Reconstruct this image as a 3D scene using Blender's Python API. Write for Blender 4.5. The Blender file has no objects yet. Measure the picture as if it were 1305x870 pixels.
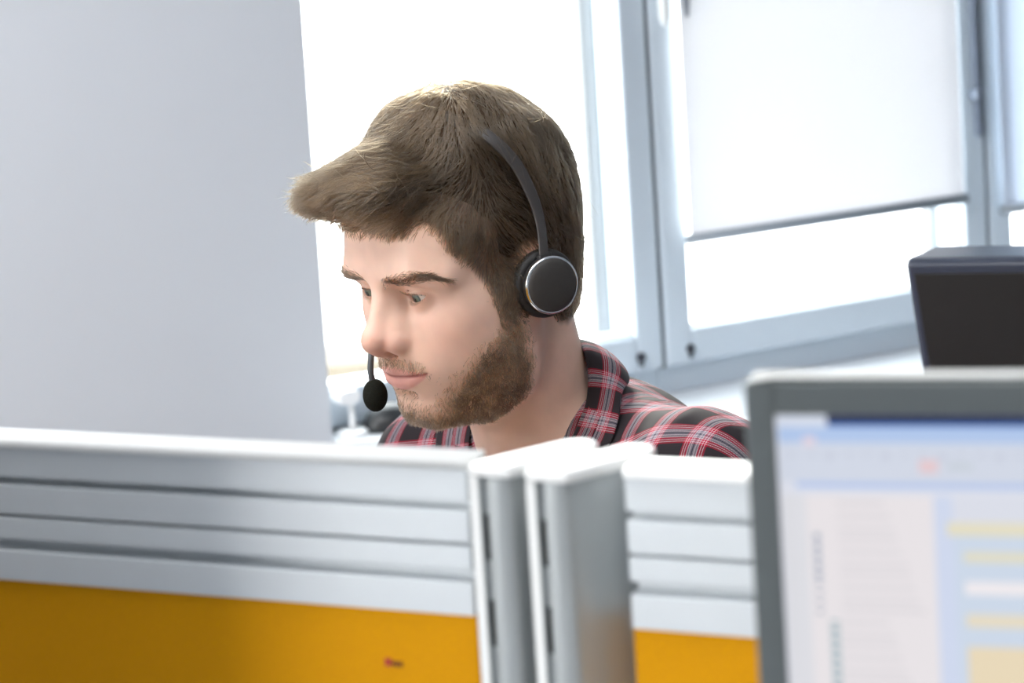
import bpy, bmesh, math, random
import numpy as np
from mathutils import Vector, Matrix
SC=bpy.context.scene; COL=SC.collection
rng=np.random.default_rng(7); random.seed(7)
# ---------------------------------------------------------------- helpers
def link(o,parent=None):
    COL.objects.link(o)
    if parent is not None: o.parent=parent
    return o
def tag(o,label=None,cat=None,group=None,kind=None):
    if label: o['label']=label
    if cat: o['category']=cat
    if group: o['group']=group
    if kind: o['kind']=kind
    return o
def empty(name,loc,rz=0):
    o=bpy.data.objects.new(name,None); o.empty_display_size=.05
    o.location=loc; o.rotation_euler=(0,0,rz); return link(o)
def fastmesh(name,V,Fq,mat=None,parent=None,smooth=True,attrs=None,cattrs=None):
    me=bpy.data.meshes.new(name); V=np.asarray(V,np.float32); Fq=np.asarray(Fq,np.int32); n=Fq.shape[1]
    me.vertices.add(len(V)); me.vertices.foreach_set('co',V.ravel())
    me.loops.add(Fq.size); me.loops.foreach_set('vertex_index',Fq.ravel())
    me.polygons.add(len(Fq)); me.polygons.foreach_set('loop_start',np.arange(0,Fq.size,n,dtype=np.int32))
    me.polygons.foreach_set('use_smooth',np.full(len(Fq),smooth))
    me.update(calc_edges=True); me.validate()
    for k,v in (cattrs or {}).items():
        a=me.attributes.new(k,'FLOAT_COLOR','POINT'); c=np.ones((len(V),4),np.float32); c[:,:3]=v; a.data.foreach_set('color',c.ravel())
    for k,v in (attrs or {}).items():
        a=me.attributes.new(k,'FLOAT_VECTOR','POINT'); a.data.foreach_set('vector',np.asarray(v,np.float32).ravel())
    if mat: me.materials.append(mat)
    return link(bpy.data.objects.new(name,me),parent)
def bmobj(name,bm,mat=None,parent=None,smooth=False,bevel=0,seg=2,angle=40):
    bmesh.ops.recalc_face_normals(bm,faces=bm.faces)
    me=bpy.data.meshes.new(name); bm.to_mesh(me); bm.free()
    if mat: me.materials.append(mat)
    o=link(bpy.data.objects.new(name,me),parent)
    if smooth:
        for p in me.polygons: p.use_smooth=True
    if bevel:
        b=o.modifiers.new('bevel','BEVEL'); b.width=bevel; b.segments=seg; b.limit_method='ANGLE'; b.angle_limit=math.radians(angle); b.harden_normals=False
        for p in me.polygons: p.use_smooth=True
        w=o.modifiers.new('normals','WEIGHTED_NORMAL'); w.keep_sharp=False
    return o
class Frame:
    """a flat frame: origin, two horizontal unit vectors a and b, z up"""
    def __init__(s,o,a,b): s.o=Vector(o); s.a=Vector(a).normalized(); s.b=Vector(b).normalized()
    def __call__(s,x,y,z): return s.o+s.a*x+s.b*y+Vector((0,0,z))
WF=Frame((0,0,0),(1,0,0),(0,1,0))
def box(bm,x0,x1,y0,y1,z0,z1,fr=WF,off=Vector((0,0,0))):
    v=[bm.verts.new(fr(x,y,z)-off) for x in (x0,x1) for y in (y0,y1) for z in (z0,z1)]
    for f in ((0,1,3,2),(4,6,7,5),(0,4,5,1),(2,3,7,6),(0,2,6,4),(1,5,7,3)): bm.faces.new([v[i] for i in f])
def prism(bm,pts,z0,z1,fr=WF,off=Vector((0,0,0))):
    lo=[bm.verts.new(fr(x,y,z0)-off) for x,y in pts]; hi=[bm.verts.new(fr(x,y,z1)-off) for x,y in pts]; n=len(pts)
    bm.faces.new(lo[::-1]); bm.faces.new(hi)
    for i in range(n): bm.faces.new((lo[i],lo[(i+1)%n],hi[(i+1)%n],hi[i]))
def extrude_profile(bm,pts,x0,x1,fr=WF,off=Vector((0,0,0))):
    """pts are (y,z); swept along x"""
    a=[bm.verts.new(fr(x0,y,z)-off) for y,z in pts]; b=[bm.verts.new(fr(x1,y,z)-off) for y,z in pts]; n=len(pts)
    bm.faces.new(a[::-1]); bm.faces.new(b)
    for i in range(n): bm.faces.new((a[i],a[(i+1)%n],b[(i+1)%n],b[i]))
def rrect(w,h,r,n=6,cx=0,cy=0):
    out=[]
    for k,(sx,sy) in enumerate(((1,1),(-1,1),(-1,-1),(1,-1))):
        for i in range(n+1):
            t=math.pi/2*(k+i/n); out.append((cx+sx*(w/2-r)+r*math.cos(t),cy+sy*(h/2-r)+r*math.sin(t)))
    return out
def tube(bm,pts,rad,seg=12,flat=None,closed=False):
    """sweep a circle (or an ellipse: flat=(list of side vectors, half widths)) along points"""
    P=[Vector(p) for p in pts]; n=len(P); rings=[]
    rad=rad if hasattr(rad,'__len__') else [rad]*n
    up=None
    for i in range(n):
        t=(P[min(i+1,n-1)]-P[max(i-1,0)]).normalized()
        if up is None: up=t.orthogonal().normalized()
        up=(up-t*up.dot(t)).normalized(); s=t.cross(up)
        rings.append([bm.verts.new(P[i]+(up*math.cos(a)+s*math.sin(a))*rad[i]) for a in [2*math.pi*k/seg for k in range(seg)]])
    for i in range(n-1):
        for k in range(seg): bm.faces.new((rings[i][k],rings[i][(k+1)%seg],rings[i+1][(k+1)%seg],rings[i+1][k]))
    bm.faces.new(rings[0][::-1]); bm.faces.new(rings[-1])
def lathe(bm,prof,origin,axis,seg=48,ref=None):
    """prof: list of (distance along axis, radius)"""
    ax=Vector(axis).normalized(); u=(Vector(ref)-ax*Vector(ref).dot(ax)).normalized() if ref else ax.orthogonal().normalized(); w=ax.cross(u); o=Vector(origin)
    rings=[]
    for h,r in prof:
        if r<1e-7: rings.append([bm.verts.new(o+ax*h)])
        else: rings.append([bm.verts.new(o+ax*h+(u*math.cos(2*math.pi*k/seg)+w*math.sin(2*math.pi*k/seg))*r) for k in range(seg)])
    for A_,B_ in zip(rings[:-1],rings[1:]):
        for k in range(seg):
            a=A_[k%len(A_)]; b=A_[(k+1)%seg%len(A_)]; c=B_[(k+1)%seg%len(B_)]; d=B_[k%len(B_)]
            f=[]
            for v in (a,b,c,d):
                if v not in f: f.append(v)
            if len(f)>2: bm.faces.new(f)
# ---------------------------------------------------------------- materials
def mat(name,col,rough=.5,metal=0,spec=.5,noise=0,nscale=40,bump=0,bscale=200,emit=None,estr=0,**kw):
    m=bpy.data.materials.new(name); m.use_nodes=True; nt=m.node_tree; b=nt.nodes['Principled BSDF']
    b.inputs['Base Color'].default_value=(*col,1); b.inputs['Roughness'].default_value=rough; b.inputs['Metallic'].default_value=metal
    b.inputs['Specular IOR Level'].default_value=spec
    for k,v in kw.items(): b.inputs[k.replace('_',' ')].default_value=v
    tc=nt.nodes.new('ShaderNodeTexCoord')
    if noise:
        n=nt.nodes.new('ShaderNodeTexNoise'); n.inputs['Scale'].default_value=nscale; n.inputs['Detail'].default_value=4
        nt.links.new(tc.outputs['Object'],n.inputs['Vector'])
        mx=nt.nodes.new('ShaderNodeMix'); mx.data_type='RGBA'; mx.inputs['A'].default_value=(*[c*(1-noise) for c in col],1); mx.inputs['B'].default_value=(*[min(1,c*(1+noise)) for c in col],1)
        nt.links.new(n.outputs['Fac'],mx.inputs['Factor']); nt.links.new(mx.outputs['Result'],b.inputs['Base Color'])
    if bump:
        n=nt.nodes.new('ShaderNodeTexNoise'); n.inputs['Scale'].default_value=bscale; nt.links.new(tc.outputs['Object'],n.inputs['Vector'])
        bp=nt.nodes.new('ShaderNodeBump'); bp.inputs['Strength'].default_value=bump; bp.inputs['Distance'].default_value=.001
        nt.links.new(n.outputs['Fac'],bp.inputs['Height']); nt.links.new(bp.outputs['Normal'],b.inputs['Normal'])
    if emit: b.inputs['Emission Color'].default_value=(*emit,1); b.inputs['Emission Strength'].default_value=estr
    return m
F=3080.; CX=652.5; CY=200.; PITCH=np.radians(6.); ROLL=np.radians(3.55)
# camera axes in world (X right, Y forward, Z up); camera at origin height ZC
def axes():
    fwd=np.array([0,np.cos(PITCH),-np.sin(PITCH)]); up0=np.array([0,np.sin(PITCH),np.cos(PITCH)]); r0=np.array([1.,0,0])
    # photo rotated: world up leans to image left => world is rotated CCW in image
    c,s=np.cos(ROLL),np.sin(ROLL)
    # world-up in image = (-s, c): camera right = c*r0 + -s*up0 ; 
    r=c*r0 - s*up0; u=s*r0 + c*up0
    return r,u,fwd
R,U,FW=axes()
C=np.array([0,0,1.5])
f32=np.float32
def A(*v): return np.array(v,f32)
def ell(p,c,r):
    q=(p-A(*c)); r=A(*r)
    k0=np.sqrt(((q/r)**2).sum(-1)); k1=np.sqrt(((q/(r*r))**2).sum(-1))+1e-9
    return k0*(k0-1)/k1
def cone(p,a,b,ra,rb):
    a=A(*a); b=A(*b); ba=b-a; pa=p-a
    h=np.clip((pa@ba)/(ba@ba),0,1)
    return np.sqrt(((pa-h[...,None]*ba)**2).sum(-1))-(ra+(rb-ra)*h)
def smin(a,b,k):
    h=np.maximum(k-np.abs(a-b),0)/k
    return np.minimum(a,b)-h*h*k*0.25
def smax(a,b,k): return -smin(-a,-b,k)
def chain(p,pts,rs):
    d=None
    for i in range(len(pts)-1):
        e=cone(p,pts[i],pts[i+1],rs[i],rs[i+1]); d=e if d is None else np.minimum(d,e)
    return d
def sgrid(lo,hi,step,clo=None,chi=None,cstep=None):
    """axis coordinates: fine between lo and hi, coarse out to clo/chi"""
    a=list(np.arange(lo,hi+1e-6,step))
    if clo is not None: a=list(np.arange(lo-cstep,clo-cstep,-cstep)[::-1])+a
    if chi is not None: a=a+list(np.arange(a[-1]+cstep,chi+cstep,cstep))
    return np.array(a,f32)
def nets(fn,X,Y,Z,coarse=6,band=1.4,refine=2):
    """surface nets on a rectilinear grid; fn is evaluated only near the surface"""
    nx,ny,nz=len(X),len(Y),len(Z)
    ix,iy,iz=[np.unique(np.r_[np.arange(0,n,coarse),n-1]) for n in (nx,ny,nz)]
    P=np.stack(np.meshgrid(X[ix],Y[iy],Z[iz],indexing='ij'),-1)
    d=fn(P.reshape(-1,3)).reshape(P.shape[:3])
    mp=[np.clip(np.searchsorted(q,np.arange(n),side='right')-1,0,len(q)-2) for q,n in ((ix,nx),(iy,ny),(iz,nz))]
    D=d[mp[0]][:,mp[1]][:,:,mp[2]].astype(f32)
    lo=None
    for i in (0,1):
        for j in (0,1):
            for k in (0,1):
                v=d[i:len(ix)-1+i,j:len(iy)-1+j,k:len(iz)-1+k]
                if lo is None: lo=v.copy(); hi=v.copy(); am=np.abs(v)
                else: lo=np.minimum(lo,v); hi=np.maximum(hi,v); am=np.minimum(am,np.abs(v))
    size=np.maximum(np.maximum(np.diff(X[ix])[:,None,None],np.diff(Y[iy])[None,:,None]),np.diff(Z[iz])[None,None,:])
    sel=np.argwhere((am<size*band)|(lo*hi<0))
    todo=[(ix[a],ix[a+1]+1,iy[b],iy[b+1]+1,iz[c],iz[c+1]+1) for a,b,c in sel]
    buf=[];cells=[];n=0
    def flush():
        if not buf: return
        r=fn(np.concatenate(buf)); o=0
        for (x0,x1,y0,y1,z0,z1) in cells:
            m=(x1-x0)*(y1-y0)*(z1-z0); D[x0:x1,y0:y1,z0:z1]=r[o:o+m].reshape(x1-x0,y1-y0,z1-z0); o+=m
        buf.clear(); cells.clear()
    for t in todo:
        g=np.stack(np.meshgrid(X[t[0]:t[1]],Y[t[2]:t[3]],Z[t[4]:t[5]],indexing='ij'),-1).reshape(-1,3)
        buf.append(g); cells.append(t); n+=len(g)
        if n>400000: flush(); n=0
    flush()
    S=D<0
    cnt=np.zeros((nx-1,ny-1,nz-1),np.uint8)
    for i in (0,1):
        for j in (0,1):
            for k in (0,1): cnt+=S[i:nx-1+i,j:ny-1+j,k:nz-1+k]
    act=np.argwhere((cnt>0)&(cnt<8)); del cnt
    vid=np.full((nx-1,ny-1,nz-1),-1,np.int32); vid[tuple(act.T)]=np.arange(len(act))
    acc=np.zeros((len(act),3)); w=np.zeros(len(act))
    ax=(X,Y,Z)
    corners=[(i,j,k) for i in (0,1) for j in (0,1) for k in (0,1)]
    for a in corners:
        for b in corners:
            if sum(abs(a[q]-b[q]) for q in range(3))!=1 or a>b: continue
            ia=act+np.array(a); ib=act+np.array(b)
            da=D[tuple(ia.T)]; db=D[tuple(ib.T)]
            m=(da<0)!=(db<0)
            t=da[m]/(da[m]-db[m])
            pa=np.stack([ax[q][ia[m,q]] for q in range(3)],1); pb=np.stack([ax[q][ib[m,q]] for q in range(3)],1)
            acc[m]+=pa+(pb-pa)*t[:,None]; w[m]+=1
    V=(acc/w[:,None]).astype(f32)
    faces=[]
    for q in range(3):
        o1,o2=(q+1)%3,(q+2)%3
        sl0=[slice(None)]*3; sl1=[slice(None)]*3
        sl0[q]=slice(0,-1); sl1[q]=slice(1,None)
        for s in (sl0,sl1):
            s[o1]=slice(1,-1); s[o2]=slice(1,-1)
        s0=S[tuple(sl0)]; s1=S[tuple(sl1)]
        for flip,(ma) in ((False,s0&~s1),(True,~s0&s1)):
            e=np.argwhere(ma)
            if not len(e): continue
            e[:,o1]+=1; e[:,o2]+=1
            def cell(d1,d2):
                c=e.copy(); c[:,o1]+=d1; c[:,o2]+=d2; return vid[tuple(c.T)]
            qd=np.stack([cell(-1,-1),cell(0,-1),cell(0,0),cell(-1,0)],1)
            if flip: qd=qd[:,::-1]
            faces.append(qd)
    Fc=np.concatenate(faces); Fc=Fc[(Fc>=0).all(1)]
    for _ in range(refine):
        V=V-np.clip(fn(V),-1.5,1.5)[:,None]*grad(fn,V)*.9
    return V,Fc
def grad(fn,P,h=.35):
    g=np.stack([fn(P+A(h,0,0))-fn(P-A(h,0,0)),fn(P+A(0,h,0))-fn(P-A(0,h,0)),fn(P+A(0,0,h))-fn(P-A(0,0,h))],-1)
    return g/(np.sqrt((g*g).sum(-1,keepdims=True))+1e-9)
# ---- head, in millimetres: x forward, y to the left ear, z up, origin level with the pupils
EYE=(75.5,33,-1.0)
def sym(p): q=p.copy(); q[...,1]=np.abs(q[...,1]); return q
def skull(p):
    q=sym(p)
    d=ell(q,(-4,0,38),(93,75,80))
    d=smin(d,ell(q,(38,0,34),(60,64,54)),20)
    d=smin(d,ell(q,(45,34,30),(46,32,46)),20)
    return d
def headfn(p):
    q=sym(p)
    d=skull(p)
    # brow ridge
    d=smin(d,chain(q,[(87,0,15),(86,36,17),(69,55,13)],[13,13.5,11]),14)
    # cheek bones, maxilla, cheeks
    d=smin(d,ell(q,(54,0,-40),(47,44,52)),22)
    d=smin(d,ell(q,(54,43,-22),(23,20,17)),18)
    d=smin(d,cone(q,(52,53,-18),(5,66,-12),8,8),26)
    d=smin(d,ell(q,(47,35,-48),(33,28,36)),22)
    d=smin(d,ell(q,(34,42,-34),(38,27,46)),24)
    # jaw
    d=smin(d,chain(q,[(2,62,-18),(14,53,-92),(44,42,-106),(70,14,-105)],[12,14,13,14]),30)
    d=smin(d,ell(q,(40,0,-70),(48,50,42)),20)
    d=smin(d,ell(q,(72,0,-99),(17,23,15)),14)
    d=smin(d,ell(q,(28,50,-62),(28,19,36)),22)
    # muzzle
    d=smin(d,ell(q,(71,0,-64),(27,34,24)),14)
    # eye sockets
    d=smax(d,-ell(q,(97,34,-2),(17,20,11)),12)
    d=smax(d,-ell(q,(99,17,-4),(13,7,12)),12)
    # nose
    n=chain(q,[(91,0,6),(101,0,-12),(111,0,-30)],[8.2,8.2,8.6])
    n=smin(n,ell(q,(110.5,0,-34.5),(11,9.3,9.3)),12)
    n=smin(n,cone(q,(86,9,-6),(98,12,-33),6.5,8),12)
    d=smin(d,n,9)
    d=smin(d,ell(q,(97.5,14.2,-39),(11,6.6,8)),6.5)
    d=smin(d,cone(q,(110,0,-43),(101,0,-47),4.5,5),5)
    d=smax(d,-ell(q,(104,8,-47.5),(7,3.6,4.4)),2.5)
    # eye lids: a shell over the ball, cut open
    e=q-A(*EYE); r=np.sqrt((e*e).sum(-1))
    lid=r-14.0
    d=smin(d,lid,6)
    x=(q[...,1]-30.5)/13.2
    up=EYE[2]+2.3*(1-np.abs(np.clip(x+.12,-1.2,1.2))**3)+.13*(q[...,1]-30)
    lo=EYE[2]-4.9*(1-np.abs(np.clip(x-.1,-1.2,1.2))**2.2)-.3+.1*(q[...,1]-30)
    ap=np.maximum(np.maximum(q[...,2]-up,lo-q[...,2]),np.abs(x)*13.2-13)
    ap=np.maximum(ap,-(q[...,0]-EYE[0]))
    ap=np.maximum(ap,11.2-r)
    d=smax(d,-ap,1.1)
    # lids' crease
    cr=np.abs(r-14.6)+np.abs(q[...,2]-(up+2.6))*.9-0.9
    cr=np.maximum(cr,-(q[...,0]-EYE[0]-3)); cr=np.maximum(cr,np.abs(x)*13.2-15)
    d=smax(d,-cr,1.4)
    # lips
    d=smin(d,chain(q,[(86,30,-65),(95.5,14,-64.2),(99.5,3,-62.6),(99,0,-63.3)],[2,3.7,4.1,4.1]),3)
    d=smin(d,chain(q,[(86,29,-67.5),(93,14,-73.),(94.5,0,-74.5)],[2.2,5.4,6.3]),3)
    d=smax(d,-chain(q,[(89,31,-66),(98.5,15,-67.5),(106,0,-67.5)],[.5,.9,1.0]),2.2)
    d=smax(d,-ell(q,(93,0,-87),(6,14,4)),6)
    # ears
    ea=ell(q,(-8,77,-13),(19,6,32))
    ea=smax(ea,-ell(q,(-4,84,-13),(11,5.5,20)),3)
    d=smin(d,ea,6)
    return d
# ---- posture
POSE=np.array([np.radians(51.),np.radians(9.45),np.radians(.5),-.0394,2.0087,1.2038,1.])
def rot(y,p,r):
    f=np.array([-np.sin(y),-np.cos(y),0]); l=np.array([np.cos(y),-np.sin(y),0]); u=np.array([0,0,1.])
    f,u=np.cos(p)*f-np.sin(p)*u, np.sin(p)*f+np.cos(p)*u
    l,u=np.cos(r)*l+np.sin(r)*u, -np.sin(r)*l+np.cos(r)*u
    return np.stack([f,l,u])
HR=rot(*POSE[:3]); HP=POSE[3:6]
def h2w(P): return HP+(np.asarray(P,float)/1000)@HR
def w2h(P): return (np.asarray(P,float)-HP)@HR.T*1000
# ---- body, in millimetres about the base of the neck (same axes, own posture)
NB=np.array([.0105,2.05,1.0295]); BR=rot(np.radians(50.),np.radians(16.),np.radians(7.))
def h2b(P): return ((np.asarray(P,float)/1000@HR+HP-NB)@BR.T*1000).astype(f32)
def b2h(P): return (((np.asarray(P,float)/1000)@BR+NB-HP)@HR.T*1000).astype(f32)
NBH=b2h(np.zeros(3))
def b2w(P): return NB+(np.asarray(P,float)/1000)@BR
def w2b(P): return (np.asarray(P,float)-NB)@BR.T*1000
SHO=(-8,188,-36); ELB=(40,235,-300); WRI=(270,150,-228)
def torso(q):
    d=ell(q,(-22,0,-175),(100,158,190))
    d=smin(d,chain(q,[(-30,20,-8),(-20,118,-20),(-12,175,-34)],[46,45,52]),30)
    d=smin(d,ell(q,(-70,0,-90),(60,125,110)),40)
    d=smin(d,ell(q,(-15,0,-400),(108,145,170)),50)
    return d
def arms(q):
    d=chain(q,[SHO,ELB],[52,40]); d=smin(d,chain(q,[ELB,WRI],[40,27]),14)
    return d
def neck(p):
    a=A(-22,0,-48)
    d=cone(p,(-24,0,-40),tuple(NBH),55,55)
    return d
def legs(q):
    d=chain(q,[(-40,85,-560),(330,150,-500)],[88,62]); return smin(d,chain(q,[(330,150,-500),(190,150,-930)],[60,42]),20)
def hand(q):
    w=A(*WRI); d=ell(q,(308,140,-230),(48,40,16))
    for k,(dy,ln) in enumerate(((26,60),(9,72),(-9,68),(-26,54))):
        b=(345,140+dy*.8,-230); m=(345+ln*.55,140+dy,-226); t=(345+ln,140+dy*1.02,-244)
        d=smin(d,chain(q,[b,m,t],[10,8.5,7.5]),6)
    d=smin(d,chain(q,[(290,110,-233),(320,88,-238),(348,84,-244)],[13,10,8.5]),10)
    return d
def bodyfn(p):
    d=smin(headfn(p),neck(p),26)
    q=sym(h2b(p))
    b=smin(torso(q),arms(q),25)
    d=smin(d,b,22)
    m=q[:,2]<-250
    return d
def shirtfn0(p):
    q=sym(h2b(p))
    d=smin(torso(q),arms(q),28)-9
    return d
# ---- hair
HPOLY=np.array([(160,104),(132,84),(116,70),(101,54),(90,53),(80,61),(72,52),(66,32),(54,17),(47,4),(42,-6),(39,-20),(38,-38),(16,-38),(13,-12),(10,6),(1,17),(-14,19),(-26,8),(-33,-15),(-30,-45),(-40,-82),(-70,-88),(-150,-70),(-150,220),(150,220)],f32)
def poly2(a,b,V):
    d=np.full(a.shape,1e9,f32); ins=np.zeros(a.shape,bool); n=len(V)
    for i in range(n):
        x0,y0=V[i]; x1,y1=V[(i+1)%n]; ex,ey=x1-x0,y1-y0
        wx,wy=a-x0,b-y0; t=np.clip((wx*ex+wy*ey)/(ex*ex+ey*ey),0,1)
        d=np.minimum(d,(wx-t*ex)**2+(wy-t*ey)**2)
        c=((y0<=b)&(y1>b))|((y1<=b)&(y0>b))
        xi=x0+(b-y0)/(ey if ey!=0 else 1e-9)*ex
        ins^=c&(a<xi)
    d=np.sqrt(d); return np.where(ins,-d,d)
def hairmain(p):
    q=sym(p)
    d=ell(q,(-15,0,47),(98,84,101))
    d=smin(d,ell(q,(-36,0,-14),(64,68,82)),20)
    return smin(d,ell(q,(4,0,100),(62,70,51)),24)
def hairvol(p):
    q=sym(p)
    d=hairmain(p)
    d=smin(d,ell(q,(86,0,87),(43,57,31)),40)
    d=smin(d,ell(q,(104,6,88),(20,40,14)),24)
    a=p/14.
    n=np.sin(a[...,0]+1.7*np.sin(a[...,1]*.9))+np.sin(a[...,1]*1.3+1.9*np.sin(a[...,2]*.8+2))+np.sin(a[...,2]*1.1+1.6*np.sin(a[...,0]*1.2+3))
    d=d-1.05*n*np.clip((p[...,2]-30)/50,.25,1)
    d=smin(d,headfn(p)-5,12)
    return d
def hairfn(p):
    d=hairvol(p)
    return smax(d,poly2(p[...,0],p[...,2],HPOLY),7)
SKINCOL=(.70,.475,.375); HAIRCOL=(.034,.0215,.0112); BEARDCOL=(.085,.054,.031); NHAIR=32000; NBEARD=14000; NBROW=1000
PLAID=40.; PU=0.; PV=0.; CU=0.; CV=0.
FOLDP=[(-58,0,76),(-50,36,78),(-35,61,71),(-20,71,53),(0,75,35),(22,70,18),(42,48,10),(56,20,4)]
LEAFP=[(-84,0,46),(-77,46,43),(-54,80,40),(-27,101,42),(4,122,31),(26,118,12),(58,84,-12),(92,40,-30)]
COLC=(0,0,40)
def bodyfn_all(p):
    d=bodyfn(p)
    m=p[:,2]<-150
    if m.any():
        q=sym(h2b(p[m])); e=smin(legs(q),ell(q,(-30,0,-545),(105,140,90)),40)
        d[m]=smin(smin(d[m],e,30),hand(q),14)
    return d
# ---------------------------------------------------------------- the man
def sstep(a,b,x): t=np.clip((x-a)/(b-a),0,1); return t*t*(3-2*t)
def nz(p,s,k=0):
    """smooth cheap noise in about -1..1"""
    p=np.asarray(p,np.float64)/s+k*17.3
    a=np.sin(p[:,0]*1.0+1.7*np.sin(p[:,1]*.9+k))+np.sin(p[:,1]*1.3+1.9*np.sin(p[:,2]*.8+2*k))+np.sin(p[:,2]*1.1+1.6*np.sin(p[:,0]*1.2+3*k))
    return a/3
ROOT=Vector((NB[0]+.07,NB[1]+.10,0))
person=empty('person',ROOT)
tag(person,'bearded person in a red plaid shirt, seated behind the orange screens and looking down','person')
RN=np.array(ROOT)
def hw(P): return (h2w(P)-RN).astype(np.float32)
def bw(P): return (b2w(P)-RN).astype(np.float32)
# --- materials
def skin_mat():
    m=mat('skin',(.6,.4,.3),rough=.48,spec=.35); nt=m.node_tree; b=nt.nodes['Principled BSDF']
    a=nt.nodes.new('ShaderNodeAttribute'); a.attribute_name='tint'
    tc=nt.nodes.new('ShaderNodeTexCoord'); n=nt.nodes.new('ShaderNodeTexNoise'); n.inputs['Scale'].default_value=90; n.inputs['Detail'].default_value=5
    nt.links.new(tc.outputs['Object'],n.inputs['Vector'])
    mr=nt.nodes.new('ShaderNodeMapRange'); mr.inputs['To Min'].default_value=.93; mr.inputs['To Max'].default_value=1.07
    nt.links.new(n.outputs['Fac'],mr.inputs['Value'])
    mx=nt.nodes.new('ShaderNodeVectorMath'); mx.operation='SCALE'
    nt.links.new(a.outputs['Color'],mx.inputs[0]); nt.links.new(mr.outputs['Result'],mx.inputs['Scale']); nt.links.new(mx.outputs['Vector'],b.inputs['Base Color'])
    n2=nt.nodes.new('ShaderNodeTexNoise'); n2.inputs['Scale'].default_value=900; nt.links.new(tc.outputs['Object'],n2.inputs['Vector'])
    bp=nt.nodes.new('ShaderNodeBump'); bp.inputs['Strength'].default_value=.12; bp.inputs['Distance'].default_value=.0006
    nt.links.new(n2.outputs['Fac'],bp.inputs['Height']); nt.links.new(bp.outputs['Normal'],b.inputs['Normal'])
    b.inputs['Subsurface Weight'].default_value=.25; b.inputs['Subsurface Radius'].default_value=(1,.35,.2); b.inputs['Subsurface Scale'].default_value=.004
    return m
def hair_mat(name,col,rough=.35,rr=.4,rnd=.25):
    m=bpy.data.materials.new(name); m.use_nodes=True; nt=m.node_tree; nt.nodes.clear()
    o=nt.nodes.new('ShaderNodeOutputMaterial'); h=nt.nodes.new('ShaderNodeBsdfHairPrincipled'); h.parametrization='COLOR'
    h.inputs['Color'].default_value=(*col,1); h.inputs['Roughness'].default_value=rough; h.inputs['Radial Roughness'].default_value=rr
    h.inputs['Random Roughness'].default_value=.2
    i=nt.nodes.new('ShaderNodeHairInfo'); mr=nt.nodes.new('ShaderNodeMapRange'); mr.inputs['To Min'].default_value=1-rnd; mr.inputs['To Max'].default_value=1+rnd*1.6
    nt.links.new(i.outputs['Random'],mr.inputs['Value'])
    mx=nt.nodes.new('ShaderNodeVectorMath'); mx.operation='SCALE'; mx.inputs[0].default_value=col
    at=nt.nodes.new('ShaderNodeAttribute'); at.attribute_name='shade'; mu=nt.nodes.new('ShaderNodeMath'); mu.operation='MULTIPLY'
    nt.links.new(mr.outputs['Result'],mu.inputs[0]); nt.links.new(at.outputs['Fac'],mu.inputs[1])
    nt.links.new(mu.outputs[0],mx.inputs['Scale']); nt.links.new(mx.outputs['Vector'],h.inputs['Color'])
    nt.links.new(h.outputs['BSDF'],o.inputs['Surface']); return m
def strands(name,P,rad,material,parent,taper=.25,shade=None):
    """P: (n, k, 3) points in head millimetres"""
    n,k=P.shape[:2]
    hc=bpy.data.hair_curves.new(name); hc.add_curves([k]*n)
    hc.points.foreach_set('position',hw(P.reshape(-1,3)).ravel())
    r=hc.attributes.get('radius') or hc.attributes.new('radius','FLOAT','POINT')
    t=np.linspace(0,1,k); prof=np.where(t<.5,1,1-(1-taper)*(t-.5)/.5)
    rr=(np.broadcast_to(prof,(n,k))*(np.asarray(rad).reshape(-1,1)/1000)).astype(np.float32)
    r.data.foreach_set('value',np.ascontiguousarray(rr).ravel())
    sh=hc.attributes.new('shade','FLOAT','CURVE'); sh.data.foreach_set('value',np.ascontiguousarray(np.ones(n) if shade is None else shade,dtype=np.float32))
    hc.materials.append(material)
    return link(bpy.data.objects.new(name,hc),parent)
M_SKIN=skin_mat()
M_HAIRB=mat('hair roots',(.045,.028,.017),rough=.7,spec=.2,noise=.3,nscale=300)
M_HAIR=hair_mat('brown hair',HAIRCOL)
M_BEARD=hair_mat('beard hair',BEARDCOL,rnd=.35)
M_BROW=hair_mat('eyebrow hair',(.042,.027,.017))
# --- body
X=sgrid(-100,128,1.,-400,640,8.); Y=sgrid(-92,92,1.,-420,420,8.); Z=sgrid(-168,122,1.,-1170,None,8.)
# ---- beard and colour masks over the skin
BEARD=np.array([(40,4),(37,-16),(38,-36),(56,-46),(65,-60),(76,-68),(80,-84),(90,-90),(120,-92),(120,-130),(40,-130),(14,-105),(13,-80),(16,-57),(19,-35),(17,4)],f32)
def beardmask(p):
    q=sym(p); d=poly2(q[:,0],q[:,2],BEARD)
    m=sstep(9,-15,d+4*nz(p,9,31)+2*nz(p,4,32))
    front=sstep(66,86,q[:,0])           # thinner on the chin
    m=m*(1-.55*front*sstep(-112,-100,q[:,2]))
    m*=sstep(-126,-114,q[:,2])
    low=sstep(30,0,np.abs(q[:,1]))*sstep(60,40,q[:,0]); m*=1-low
    mo=sstep(9,2,np.abs(q[:,2]-(-54.5-.008*q[:,1]**2)))*sstep(36,28,q[:,1])*sstep(84,90,q[:,0])
    so=sstep(5,1,np.abs(q[:,2]+84))*sstep(14,6,q[:,1])*sstep(84,90,q[:,0])
    return np.clip(np.maximum(m,np.maximum(mo*.5,so*.28)),0,1)
def lipmask(p):
    q=sym(p); x=np.clip(q[:,1]/31,0,1)
    top=-58.6-7.2*x**1.6+1.6*np.exp(-(q[:,1]/3.0)**2)*-1; bot=-81+12.5*x**2
    d=np.minimum(top-q[:,2],q[:,2]-bot)
    return sstep(-.6,.9,d)*sstep(33,29,q[:,1])*sstep(80,86,q[:,0])
V,Fq=nets(bodyfn_all,X,Y,Z,coarse=6)
q=sym(V)
tint=np.tile(np.array(SKINCOL),(len(V),1))
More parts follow.
